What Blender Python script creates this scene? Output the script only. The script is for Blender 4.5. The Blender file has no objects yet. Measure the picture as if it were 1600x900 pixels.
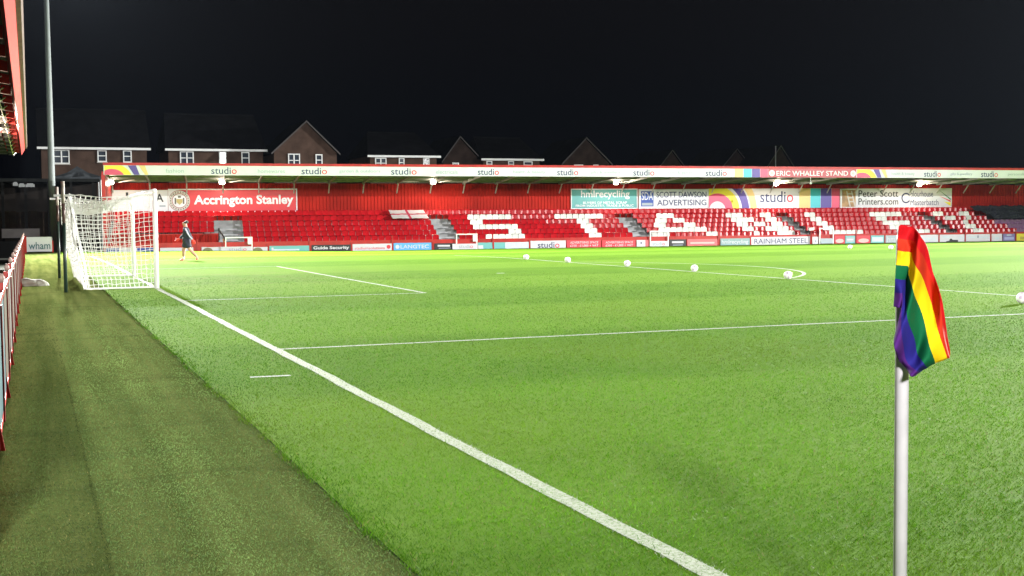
import bpy, math, random
import numpy as np
from mathutils import Vector, Matrix
random.seed(7); rng = np.random.default_rng(7)
scn = bpy.context.scene
col = scn.collection
PI = math.pi

# ------------------------------------------------------------------ camera
CAM = np.array([-3.06925, -36.46878, 1.73008]); YAW, PIT, ROL, FPX = 0.374252, -0.05725, -0.008981, 1913.868
_F = np.array([math.sin(YAW)*math.cos(PIT), math.cos(YAW)*math.cos(PIT), math.sin(PIT)])
_R0 = np.array([math.cos(YAW), -math.sin(YAW), 0.0]); _U0 = np.cross(_R0, _F)
_R = _R0*math.cos(ROL)+_U0*math.sin(ROL); _U = -_R0*math.sin(ROL)+_U0*math.cos(ROL)
cd = bpy.data.cameras.new('camera'); cam = bpy.data.objects.new('camera', cd); col.objects.link(cam)
cd.sensor_width = 36; cd.lens = 36*FPX/1600; cd.clip_end = 3000; cd.clip_start = 0.05
cam.matrix_world = Matrix(((_R[0], _U[0], -_F[0], CAM[0]), (_R[1], _U[1], -_F[1], CAM[1]), (_R[2], _U[2], -_F[2], CAM[2]), (0, 0, 0, 1)))
scn.camera = cam

# ------------------------------------------------------------------ night sky
world = bpy.data.worlds.new('World'); scn.world = world; world.use_nodes = True
wn = world.node_tree.nodes; wl = world.node_tree.links
for n_ in list(wn): wn.remove(n_)
wo = wn.new('ShaderNodeOutputWorld'); bg = wn.new('ShaderNodeBackground'); sky = wn.new('ShaderNodeTexSky')
sky.sky_type = 'NISHITA'; sky.sun_disc = False; sky.sun_elevation = math.radians(-3); sky.sun_rotation = math.radians(200)
bg.inputs['Strength'].default_value = 0.012
bg2 = wn.new('ShaderNodeBackground'); bg2.inputs['Color'].default_value = (0.30, 0.36, 0.75, 1); bg2.inputs['Strength'].default_value = 0.0012
ad = wn.new('ShaderNodeAddShader')
wl.new(sky.outputs[0], bg.inputs['Color']); wl.new(bg.outputs[0], ad.inputs[0]); wl.new(bg2.outputs[0], ad.inputs[1]); wl.new(ad.outputs[0], wo.inputs['Surface'])

# ------------------------------------------------------------------ exposure
vs = scn.view_settings
vs.view_transform = 'Standard'; vs.look = 'None'; vs.gamma = 1; vs.use_curve_mapping = False; vs.exposure = 0.9
scn.cycles.use_denoising = True
scn.cycles.max_bounces = 6; scn.cycles.sample_clamp_indirect = 6

# floodlight heads: mast foot x, y, height, aim point, watts, cone degrees, cone blend
FLOODS = [((-1.62, 50.0), 20.0, (16, 8, 0), 205000, 112, 0.8), ((118, 40.0), 20.0, (36, 4, 0), 1480000, 100, 0.8),
          ((72, -37.0), 16.5, (24, 20, 0), 240000, 90, 1.0), ((-12, -74.0), 18.0, (16, 18, 0), 165000, 44, 1.0)]

# ------------------------------------------------------------------ projection helpers (place things at their measured spots)
def ray(px, py):
    return CAM, _F+_R*(px-800)/FPX+_U*(450-py)/FPX
def onz(px, py, z=0.0):
    o, d = ray(px, py); return o+d*(z-o[2])/d[2]
def ony(px, py, y):
    o, d = ray(px, py); return o+d*(y-o[1])/d[1]
KS = 1.2
_A = CAM+KS*(onz(250, 397.5)-CAM); _B = CAM+KS*(onz(1590, 377)-CAM)
SU = (_B-_A)/np.linalg.norm(_B-_A); SN = np.array([-SU[1], SU[0], 0.0])
SANG = math.atan2(SU[1], SU[0]); SO = np.array([_A[0], _A[1], 0.0])
ZG = _A[2]                                   # ground level at the far stand
def tilt(s, z): return z-0.0042*s*min(1.0, max(0.0, (z-0.3)/3.6))
def untilt(s, z):
    w = z
    for _ in range(8): w = z+0.0042*s*min(1.0, max(0.0, (w-0.3)/3.6))
    return w
def S(px, py, d):
    """stand coordinates (s along, z) of a picture point on the stand plane at depth d"""
    o, dr = ray(px, py); O = SO+SN*d; t = ((O-o)@SN)/(dr@SN); P = o+dr*t
    s = float((P-SO)@SU); return s, untilt(s, float(P[2]))
def pxs(s, d, z):
    P = SO+SU*s+SN*d; P = np.array([P[0], P[1], tilt(s, z)])-CAM; w = P@_F
    return 800+FPX*(P@_R)/w, 450-FPX*(P@_U)/w
def sm(a, b, x):
    t = np.clip((x-a)/(b-a), 0, 1); return t*t*(3-2*t)
def gz(x, y):
    """height of the turf: the pitch falls away gently towards the far stand"""
    x = np.asarray(x, float); y = np.asarray(y, float)
    d = (x-SO[0])*SN[0]+(y-SO[1])*SN[1]; s = (x-SO[0])*SU[0]+(y-SO[1])*SU[1]
    edge = ZG+0.16*(1-sm(1, 13, s))+0.035
    return edge*sm(-30, -1.5, d)
def ground(px, py):
    z = 0.0
    for _ in range(25): P = onz(px, py, z); z = float(gz(P[0], P[1]))
    return P

# ------------------------------------------------------------------ materials
MATS = {}
def mat(name, c, rough=0.6, var=0.0, scale=3.0, metal=0.0, spec=0.4, bump=0.0, bscale=30.0, emit=0.0, ecol=None):
    if name in MATS: return MATS[name]
    m = bpy.data.materials.new(name); m.use_nodes = True; nt = m.node_tree; b = nt.nodes['Principled BSDF']
    b.inputs['Roughness'].default_value = rough; b.inputs['Metallic'].default_value = metal
    b.inputs['Specular IOR Level'].default_value = spec
    b.inputs['Base Color'].default_value = (*c, 1)
    if var or bump:
        tc = nt.nodes.new('ShaderNodeTexCoord')
    if var:
        n1 = nt.nodes.new('ShaderNodeTexNoise'); n1.inputs['Scale'].default_value = scale; n1.inputs['Detail'].default_value = 6
        r = nt.nodes.new('ShaderNodeValToRGB'); r.color_ramp.elements[0].position = 0.3; r.color_ramp.elements[1].position = 0.72
        r.color_ramp.elements[0].color = tuple(max(0, k*(1-var)) for k in c)+(1,); r.color_ramp.elements[1].color = tuple(min(1, k*(1+var)) for k in c)+(1,)
        nt.links.new(tc.outputs['Object'], n1.inputs['Vector']); nt.links.new(n1.outputs['Fac'], r.inputs['Fac']); nt.links.new(r.outputs['Color'], b.inputs['Base Color'])
    if bump:
        n2 = nt.nodes.new('ShaderNodeTexNoise'); n2.inputs['Scale'].default_value = bscale; n2.inputs['Detail'].default_value = 4
        bp = nt.nodes.new('ShaderNodeBump'); bp.inputs['Strength'].default_value = bump; bp.inputs['Distance'].default_value = 0.02
        nt.links.new(tc.outputs['Object'], n2.inputs['Vector']); nt.links.new(n2.outputs['Fac'], bp.inputs['Height']); nt.links.new(bp.outputs['Normal'], b.inputs['Normal'])
    if emit:
        b.inputs['Emission Color'].default_value = (*(ecol or c), 1); b.inputs['Emission Strength'].default_value = emit
    MATS[name] = m; return m

def vary(m, lo, hi):
    """each copy has aged a little differently"""
    nt = m.node_tree; b = nt.nodes['Principled BSDF']; src = b.inputs['Base Color'].links[0].from_socket
    oi = nt.nodes.new('ShaderNodeObjectInfo'); mr = nt.nodes.new('ShaderNodeMapRange'); mr.inputs['To Min'].default_value = lo; mr.inputs['To Max'].default_value = hi
    vm = nt.nodes.new('ShaderNodeVectorMath'); vm.operation = 'SCALE'
    nt.links.new(oi.outputs['Random'], mr.inputs['Value']); nt.links.new(src, vm.inputs[0]); nt.links.new(mr.outputs[0], vm.inputs['Scale']); nt.links.new(vm.outputs[0], b.inputs['Base Color'])

class NT:
    """tiny node-building helper"""
    def __init__(s, name):
        s.m = bpy.data.materials.new(name); s.m.use_nodes = True; s.t = s.m.node_tree; s.b = s.t.nodes['Principled BSDF']; s.out = s.t.nodes['Material Output']
        MATS[name] = s.m
    def n(s, typ, **kw):
        nd = s.t.nodes.new(typ)
        for k, v in kw.items():
            if k in nd.inputs: nd.inputs[k].default_value = v
            else: setattr(nd, k, v)
        return nd
    def l(s, a, b): s.t.links.new(a, b)
    def noise(s, vec, scale, detail=4, rough=0.5):
        nd = s.n('ShaderNodeTexNoise', Scale=scale, Detail=detail, Roughness=rough); s.l(vec, nd.inputs['Vector']); return nd.outputs['Fac']
    def ramp(s, fac, stops):
        r = s.n('ShaderNodeValToRGB'); e = r.color_ramp.elements
        while len(e) < len(stops): e.new(0.5)
        for el, (p, c) in zip(e, stops): el.position = p; el.color = (*c, 1)
        s.l(fac, r.inputs['Fac']); return r.outputs['Color']
    def math(s, op, a, b):
        nd = s.n('ShaderNodeMath', operation=op)
        for i, v in enumerate((a, b)):
            if isinstance(v, (int, float)): nd.inputs[i].default_value = v
            else: s.l(v, nd.inputs[i])
        return nd.outputs[0]
    def mix(s, fac, a, b, blend='MIX'):
        nd = s.n('ShaderNodeMix', data_type='RGBA', blend_type=blend)
        for i, v in ((0, fac), (6, a), (7, b)):
            if isinstance(v, (int, float)): nd.inputs[i].default_value = v
            elif isinstance(v, tuple): nd.inputs[i].default_value = (*v, 1)
            else: s.l(v, nd.inputs[i])
        return nd.outputs[2]

GA, GB = (0.055, 0.150, 0.005), (0.102, 0.225, 0.009)
def grass_material():
    N = NT('pitch_grass'); g = N.n('ShaderNodeNewGeometry'); pos = g.outputs['Position']
    sp = N.n('ShaderNodeSeparateXYZ'); N.l(pos, sp.inputs[0])
    base = N.ramp(N.noise(pos, 0.55, 6, 0.62), [(0.32, GA), (0.7, GB)])
    fine = N.noise(pos, 48, 3, 0.7)
    mid = N.noise(pos, 5.0, 4, 0.6)
    c = N.mix(N.math('MULTIPLY', fine, 0.9), base, (0.120, 0.240, 0.013))
    c = N.mix(N.math('MULTIPLY', mid, 0.35), c, (0.050, 0.11, 0.006))
    # mown bands along the pitch (the turf really is cut in alternate directions)
    w = N.n('ShaderNodeMath', operation='SINE'); N.l(N.math('ADD', N.math('MULTIPLY', sp.outputs['Y'], 2*PI/11.0), 4.713), w.inputs[0])
    wb = N.math('MULTIPLY', N.math('ADD', N.math('MULTIPLY', w.outputs[0], 4.0), N.math('SUBTRACT', mid, 0.5)), 1.0)
    cl = N.n('ShaderNodeClamp', Min=-1.0, Max=1.0); N.l(wb, cl.inputs['Value'])
    c = N.mix(N.math('ADD', N.math('MULTIPLY', cl.outputs[0], 0.26), 0.26), c, (0.145, 0.265, 0.024))
    # worn patches in the goal mouth
    vm = N.n('ShaderNodeVectorMath', operation='DISTANCE'); N.l(pos, vm.inputs[0]); vm.inputs[1].default_value = (2.4, 0.5, 0)
    near = N.n('ShaderNodeMapRange', **{'From Min': 2.0, 'From Max': 7.0, 'To Min': 1.0, 'To Max': 0.0}); N.l(vm.outputs['Value'], near.inputs['Value'])
    wp = N.n('ShaderNodeMapRange', **{'From Min': 0.45, 'From Max': 0.72}); N.l(N.noise(pos, 1.3, 5, 0.6), wp.inputs['Value'])
    c = N.mix(N.math('MULTIPLY', near.outputs[0], N.math('MULTIPLY', wp.outputs[0], 0.55)), c, (0.16, 0.16, 0.055))
    N.l(c, N.b.inputs['Base Color']); N.b.inputs['Roughness'].default_value = 0.85; N.b.inputs['Specular IOR Level'].default_value = 0.03
    bp = N.n('ShaderNodeBump', Strength=0.9, Distance=0.03); N.l(N.noise(pos, 60, 4, 0.7), bp.inputs['Height']); N.l(bp.outputs['Normal'], N.b.inputs['Normal'])
    return N.m
def turf_material():
    N = NT('perimeter_carpet'); g = N.n('ShaderNodeNewGeometry'); pos = g.outputs['Position']
    mp = N.n('ShaderNodeMapping'); N.l(pos, mp.inputs['Vector']); mp.inputs['Scale'].default_value = (2.6, 0.10, 1)
    streak = N.noise(mp.outputs[0], 1.6, 4, 0.55)
    mp2 = N.n('ShaderNodeMapping'); N.l(pos, mp2.inputs['Vector']); mp2.inputs['Scale'].default_value = (0.35, 1.5, 1)
    cross = N.noise(mp2.outputs[0], 1.1, 5, 0.6)
    fine = N.noise(pos, 70, 3, 0.75)
    c = N.ramp(streak, [(0.34, (0.075, 0.105, 0.027)), (0.52, (0.115, 0.145, 0.042)), (0.68, (0.160, 0.190, 0.060))])
    cm = N.n('ShaderNodeMapRange', **{'From Min': 0.52, 'From Max': 0.72}); N.l(cross, cm.inputs['Value'])
    c = N.mix(N.math('MULTIPLY', cm.outputs[0], 0.55), c, (0.048, 0.070, 0.024))
    c = N.mix(N.math('MULTIPLY', fine, 0.5), c, (0.075, 0.085, 0.028))
    N.l(c, N.b.inputs['Base Color']); N.b.inputs['Roughness'].default_value = 0.9; N.b.inputs['Specular IOR Level'].default_value = 0.0
    bp = N.n('ShaderNodeBump', Strength=0.7, Distance=0.012); N.l(N.noise(pos, 110, 3, 0.7), bp.inputs['Height']); N.l(bp.outputs['Normal'], N.b.inputs['Normal'])
    return N.m
def line_material():
    N = NT('line_paint'); g = N.n('ShaderNodeNewGeometry'); pos = g.outputs['Position']
    f = N.n('ShaderNodeMapRange', **{'From Min': 0.46, 'From Max': 0.62}); N.l(N.noise(pos, 40, 4, 0.75), f.inputs['Value'])
    c = N.mix(N.math('MULTIPLY', f.outputs[0], 0.8), (0.38, 0.42, 0.33), (0.10, 0.20, 0.03))
    N.l(c, N.b.inputs['Base Color']); N.b.inputs['Roughness'].default_value = 0.8
    return N.m
def blade_material():
    N = NT('grass_blade'); a = N.n('ShaderNodeAttribute', attribute_name='Col')
    d = N.n('ShaderNodeBsdfTranslucent'); N.l(a.outputs['Color'], d.inputs['Color']); N.l(a.outputs['Color'], N.b.inputs['Base Color'])
    N.b.inputs['Roughness'].default_value = 0.6; N.b.inputs['Specular IOR Level'].default_value = 0.04
    mx = N.n('ShaderNodeMixShader'); mx.inputs[0].default_value = 0.3; N.l(N.b.outputs[0], mx.inputs[1]); N.l(d.outputs[0], mx.inputs[2]); N.l(mx.outputs[0], N.out.inputs['Surface'])
    return N.m

RED = mat('seat_red', (0.36, 0.007, 0.012), 0.27, 0.18, 2.0, spec=0.22)
WHS = mat('seat_white', (0.72, 0.73, 0.70), 0.4, 0.08, 2.0, spec=0.2)
PURS = mat('seat_faded', (0.20, 0.10, 0.20), 0.4, 0.2, 2.0)
CLAD = mat('red_cladding', (0.31, 0.013, 0.008), 0.6, 0.28, 0.5, spec=0.08)
REDP = mat('red_paint', (0.38, 0.016, 0.012), 0.45, 0.2, 2.0, spec=0.25)
WHITE = mat('white_board', (0.58, 0.58, 0.63), 0.55, 0.06, 1.2, spec=0.25)
GOALW = mat('goal_white', (0.82, 0.82, 0.80), 0.3, 0.05, 3)
NETW = mat('net_white', (0.80, 0.80, 0.78), 0.7)
NAVY = mat('print_navy', (0.022, 0.028, 0.10), 0.5)
GREYT = mat('print_grey', (0.26, 0.31, 0.36), 0.5)
REDT = mat('print_red', (0.58, 0.03, 0.05), 0.5)
PINK = mat('print_pink', (0.60, 0.06, 0.14), 0.5)
YEL = mat('print_yellow', (0.68, 0.60, 0.03), 0.5)
PURP = mat('print_purple', (0.075, 0.045, 0.26), 0.5)
TAN = mat('print_tan', (0.62, 0.45, 0.18), 0.5)
CYAN = mat('print_cyan', (0.05, 0.42, 0.50), 0.5)
TEAL = mat('print_teal', (0.07, 0.26, 0.27), 0.5, 0.05)
BLUE = mat('print_blue', (0.10, 0.36, 0.72), 0.5)
BLACK = mat('print_black', (0.012, 0.012, 0.015), 0.5)
DARK = mat('dark_metal', (0.02, 0.021, 0.022), 0.5, 0.2)
STEEL = mat('galvanised_steel', (0.34, 0.36, 0.36), 0.45, 0.15, 2, metal=0.5)
CONC = mat('concrete', (0.25, 0.26, 0.27), 0.85, 0.22, 1.5, bump=0.3)
ROOFU = mat('roof_lining', (0.10, 0.095, 0.10), 0.7, 0.3, 0.5)
BRICK = mat('house_brick', (0.058, 0.036, 0.027), 0.9, 0.3, 1.2, bump=0.4, bscale=8, spec=0.1)
SLATE = mat('roof_slate', (0.006, 0.006, 0.007), 1.0, 0.35, 1.0, bump=0.4, bscale=6, spec=0.0)
UPVC = mat('window_frame_white', (0.68, 0.70, 0.70), 0.45)
GLASS = mat('window_glass', (0.035, 0.045, 0.06), 0.08, spec=0.8)
LITG = mat('lit_window', (0.8, 0.85, 0.8), 0.3, emit=1.3, ecol=(0.85, 1.0, 0.95))
LENS = mat('lamp_lens', (1, 0.95, 0.85), 0.3, emit=26, ecol=(1.0, 0.86, 0.66))
WOOD = mat('brown_timber', (0.05, 0.032, 0.022), 0.8, 0.35, 1.5)
TARP = mat('dark_tarpaulin', (0.022, 0.026, 0.042), 0.45, 0.4, 1.2, spec=0.5, bump=0.5, bscale=3)

# ------------------------------------------------------------------ mesh helpers
class MB:
    def __init__(s): s.v = []; s.f = []; s.mi = []; s.k = 0
    def face(s, pts):
        n = len(s.v); s.v += [tuple(map(float, p)) for p in pts]; s.f.append(tuple(range(n, n+len(pts)))); s.mi.append(s.k); return s
    def box(s, a, b):
        (x0, y0, z0), (x1, y1, z1) = a, b; n = len(s.v)
        s.v += [(x0, y0, z0), (x1, y0, z0), (x1, y1, z0), (x0, y1, z0), (x0, y0, z1), (x1, y0, z1), (x1, y1, z1), (x0, y1, z1)]
        for q in ((0, 3, 2, 1), (4, 5, 6, 7), (0, 1, 5, 4), (1, 2, 6, 5), (2, 3, 7, 6), (3, 0, 4, 7)): s.f.append(tuple(n+i for i in q)); s.mi.append(s.k)
        return s
    def prism(s, poly, off):
        """closed prism: polygon (3-D points) swept by off"""
        n = len(s.v); m = len(poly); off = np.array(off, float)
        s.v += [tuple(map(float, p)) for p in poly]+[tuple(np.array(p, float)+off) for p in poly]
        s.f.append(tuple(range(n+m-1, n-1, -1))); s.f.append(tuple(range(n+m, n+2*m))); s.mi += [s.k]*2
        for i in range(m): s.f.append((n+i, n+(i+1) % m, n+m+(i+1) % m, n+m+i)); s.mi.append(s.k)
        return s
    def tube(s, pts, r, n=8, cap=True):
        pts = [np.array(p, float) for p in pts]; base = len(s.v); rr = r if isinstance(r, (list, tuple)) else [r]*len(pts)
        for i, p in enumerate(pts):
            t = pts[min(i+1, len(pts)-1)]-pts[max(i-1, 0)]; t /= np.linalg.norm(t)+1e-12
            a = np.cross(t, (0, 0, 1)) if abs(t[2]) < 0.9 else np.cross(t, (1, 0, 0)); a /= np.linalg.norm(a); b = np.cross(t, a)
            for k in range(n):
                an = 2*PI*k/n; s.v.append(tuple(p+(a*math.cos(an)+b*math.sin(an))*rr[i]))
        for i in range(len(pts)-1):
            for k in range(n):
                s.f.append((base+i*n+k, base+i*n+(k+1) % n, base+(i+1)*n+(k+1) % n, base+(i+1)*n+k)); s.mi.append(s.k)
        if cap:
            s.f.append(tuple(base+k for k in range(n-1, -1, -1))); s.f.append(tuple(base+(len(pts)-1)*n+k for k in range(n))); s.mi += [s.k]*2
        return s
    def mesh(s, name, mats, smooth=False):
        me = bpy.data.meshes.new(name); me.from_pydata(s.v, [], s.f)
        for m in (mats if isinstance(mats, (list, tuple)) else [mats]): me.materials.append(m)
        me.polygons.foreach_set('material_index', s.mi)
        if smooth: me.polygons.foreach_set('use_smooth', [True]*len(s.f))
        me.update(); return me
    def build(s, name, mats, parent=None, loc=None, smooth=False):
        return link(name, s.mesh(name, mats, smooth), parent, loc)
def link(name, me, parent=None, loc=None, rz=0.0):
    o = bpy.data.objects.new(name, me); col.objects.link(o)
    if parent is not None: o.parent = parent
    if loc is not None: o.location = tuple(float(k) for k in loc)
    if rz: o.rotation_euler = (0, 0, rz)
    return o
def tag(o, label, cat, group=None):
    o['label'] = label; o['category'] = cat
    if group: o['group'] = group
    return o
def empty(name, loc, rz=0.0):
    o = link(name, None, None, loc, rz); o.empty_display_size = 0.3; return o
def thing(name, label, cat, loc=(0, 0, 0), rz=0.0, group=None):
    return tag(empty(name, loc, rz), label, cat, group)
def struct(o): o['kind'] = 'structure'; return o
def stuff(o): o['kind'] = 'stuff'; return o
def sworld(s, d, z):
    P = SO+SU*s+SN*d; return (float(P[0]), float(P[1]), float(tilt(s, z)))

# lettering: collected first, converted to meshes in one go at the end
TEXTS = []
def text(body, parent, s0, s1, z0, z1, y, m, bold=0.0, tailmat=None, name='lettering', keep=False):
    """lettering filling the box s0..s1 by z0..z1 in the parent's front plane (normal -y)"""
    TEXTS.append((body, parent, s0, s1, z0, z1, y, m, bold, tailmat, name))
def make_texts():
    tmp = []
    for (body, parent, s0, s1, z0, z1, y, m, bold, tm, name) in TEXTS:
        cu = bpy.data.curves.new('t', 'FONT'); cu.body = body; cu.resolution_u = 3; cu.offset = bold; cu.extrude = 0.01
        cu.materials.append(m)
        if tm: cu.materials.append(tm); cu.body_format[len(body)-1].material_index = 1
        o = bpy.data.objects.new('t', cu); col.objects.link(o); tmp.append(o)
    dg = bpy.context.evaluated_depsgraph_get()
    for o, (body, parent, s0, s1, z0, z1, y, m, bold, tm, name) in zip(tmp, TEXTS):
        me = bpy.data.meshes.new_from_object(o.evaluated_get(dg)); n = len(me.vertices)
        if n == 0: continue
        a = np.empty(n*3); me.vertices.foreach_get('co', a); a = a.reshape(-1, 3)
        lo = a.min(0); hi = a.max(0); sz = hi-lo
        b = np.empty_like(a); b[:, 0] = s0+(a[:, 0]-lo[0])/sz[0]*(s1-s0); b[:, 2] = z0+(a[:, 1]-lo[1])/sz[1]*(z1-z0); b[:, 1] = y-0.006*(a[:, 2]-lo[2])/max(sz[2], 1e-6)
        me.vertices.foreach_set('co', b.ravel()); me.update()
        link(name, me, parent)
    for o in tmp:
        cu = o.data; bpy.data.objects.remove(o); bpy.data.curves.remove(cu)

def clip_poly(poly, x0, x1, z0, z1):
    def cl(p, f, g):
        out = []
        for i in range(len(p)):
            a, b = p[i-1], p[i]; fa, fb = f(a), f(b)
            if fa >= 0: out.append(a)
            if (fa >= 0) != (fb >= 0):
                t = fa/(fa-fb); out.append((a[0]+(b[0]-a[0])*t, a[1]+(b[1]-a[1])*t))
        return out
    for f in (lambda q: q[0]-x0, lambda q: x1-q[0], lambda q: q[1]-z0, lambda q: z1-q[1]):
        if len(poly) >= 3: poly = cl(poly, f, None)
    return poly
def arcs(parent, rect, c, rings, y, asp=1.0):
    """printed concentric bands, clipped to a rectangle; rings = (r0, r1, material)"""
    for i, (r0, r1, m) in enumerate(rings):
        b = MB()
        for k in range(64):
            a0, a1 = 2*PI*k/64, 2*PI*(k+1)/64
            q = [(c[0]+asp*r*math.cos(a), c[1]+r*math.sin(a)) for r, a in ((r0, a0), (r1, a0), (r1, a1), (r0, a1))]
            q = clip_poly(q, *rect)
            if len(q) >= 3: b.face([(p[0], y-0.002*(i % 2), p[1]) for p in q])
        if b.f: b.build('printed_band', m, parent)
def skin(name, V, E, Rd, m, parent=None, sub=2):
    me = bpy.data.meshes.new(name+'_rig'); me.from_pydata([tuple(v) for v in V], E, [])
    o = bpy.data.objects.new(name+'_rig', me); col.objects.link(o)
    md = o.modifiers.new('Skin', 'SKIN'); md.use_smooth_shade = True
    for i, r in enumerate(Rd): me.skin_vertices[0].data[i].radius = (r, r) if not isinstance(r, tuple) else r
    me.skin_vertices[0].data[0].use_root = True
    ss = o.modifiers.new('Sub', 'SUBSURF'); ss.levels = sub; ss.render_levels = sub
    dg = bpy.context.evaluated_depsgraph_get(); nm = bpy.data.meshes.new_from_object(o.evaluated_get(dg))
    bpy.data.objects.remove(o); bpy.data.meshes.remove(me)
    nm.materials.clear(); nm.materials.append(m); nm.polygons.foreach_set('use_smooth', [True]*len(nm.polygons))
    return link(name, nm, parent)

# ------------------------------------------------------------------ ground, pitch, perimeter turf
def sheet(name, xs, ys, m, dz=0.0, edge=None):
    X, Y = np.meshgrid(xs, ys, indexing='ij'); Z = gz(X, Y)+dz
    v = np.stack([X, Y, Z], -1).reshape(-1, 3).tolist(); ny = len(ys)
    f = [(i*ny+j, (i+1)*ny+j, (i+1)*ny+j+1, i*ny+j+1) for i in range(len(xs)-1) for j in range(ny-1)]
    me = bpy.data.meshes.new(name); me.from_pydata(v, [], f); me.materials.append(m); me.polygons.foreach_set('use_smooth', [True]*len(f)); me.update()
    return struct(link(name, me))
GRASS = grass_material(); TURF = turf_material(); LINE = line_material(); BLADE = blade_material()
b = MB(); b.face([(-420, -420, -0.75), (420, -420, -0.75), (420, 420, -0.75), (-420, 420, -0.75)])
struct(b.build('ground', mat('dark_earth', (0.035, 0.04, 0.025), 0.9, 0.3, 0.2)))
EDGE = -1.36
sheet('pitch', np.concatenate([np.linspace(EDGE, 20, 23), np.linspace(21, 118, 50)]), np.linspace(-50, 46, 97), GRASS)
sheet('perimeter_turf', np.linspace(-3.9, EDGE, 6), np.linspace(-50, 46, 97), TURF, -0.012)

# painted lines
def gp(px, py): P = ground(px, py); return P[0], P[1]
LW = 0.115
LINES = []     # (x0,y0,x1,y1,width)
def line(name, x0, y0, x1, y1, w=LW, label=None):
    n = max(4, int(math.hypot(x1-x0, y1-y0)/0.35)); dx, dy = x1-x0, y1-y0; L = math.hypot(dx, dy); nx, ny = -dy/L*w/2, dx/L*w/2
    b = MB()
    for i in range(n):
        q = []
        for t, sg in ((i/n, -1), ((i+1)/n, -1), ((i+1)/n, 1), (i/n, 1)):
            v = L*t; k = sg*(1+0.10*math.sin(v*2.3+x0+sg)+0.08*math.sin(v*5.9+y0+2*sg)); o_ = 0.10*math.sin(v*0.55+y0)+0.06*math.sin(v*1.7); x, y = x0+dx*t+nx*(k+o_), y0+dy*t+ny*(k+o_); q.append((x, y, float(gz(x, y))+0.005))
        b.face(q)
    LINES.append((x0, y0, x1, y1, w)); return struct(b.build(name, LINE))
PA, SY, FX, SX = -20.16, -9.25, 16.1, 5.4
line('goal_line', -0.06, -32.69, -0.06, 32.69, 0.125)
line('touchline', -0.12, -32.69-0.06, 104, -32.69-0.06)
line('penalty_area_line', 0.01, PA, FX, PA, 0.11); line('penalty_area_line', 0.01, 20.16, FX, 20.16, 0.11)
line('penalty_area_line', FX+0.055, PA-0.055, FX+0.055, 20.16+0.055, 0.11)
line('goal_area_line', 0.01, SY, SX, SY, 0.10); line('goal_area_line', 0.01, 9.2, SX, 9.2, 0.10); line('goal_area_line', SX+0.05, SY-0.05, SX+0.05, 9.25, 0.10)
mk = ground(428, 588); line('corner_distance_mark', -0.86, float(mk[1]), -0.42, float(mk[1])-0.04, 0.10)
sp_ = ground(782, 427); line('penalty_spot', float(sp_[0])-0.13, float(sp_[1]), float(sp_[0])+0.13, float(sp_[1]), 0.22)
def arc_line(name, cx, cy, r, a0, a1, w=0.11, n=40):
    b = MB()
    for i in range(n):
        q = []
        for k, rr in ((i, r-w/2), (i, r+w/2), (i+1, r+w/2), (i+1, r-w/2)):
            a = a0+(a1-a0)*k/n; x, y = cx+rr*math.cos(a), cy+rr*math.sin(a); q.append((x, y, float(gz(x, y))+0.006))
        b.face(q)
    struct(b.build(name, LINE))
dch = FX+0.11-float(sp_[0]); rD = math.hypot(dch, 7.35); aD = math.acos(dch/rD)
arc_line('penalty_arc', float(sp_[0]), float(sp_[1]), rD, -aD, aD)
arc_line('corner_arc', 0, -32.69, 1.0, 0.05, PI/2-0.05, 0.1, 16)

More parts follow.
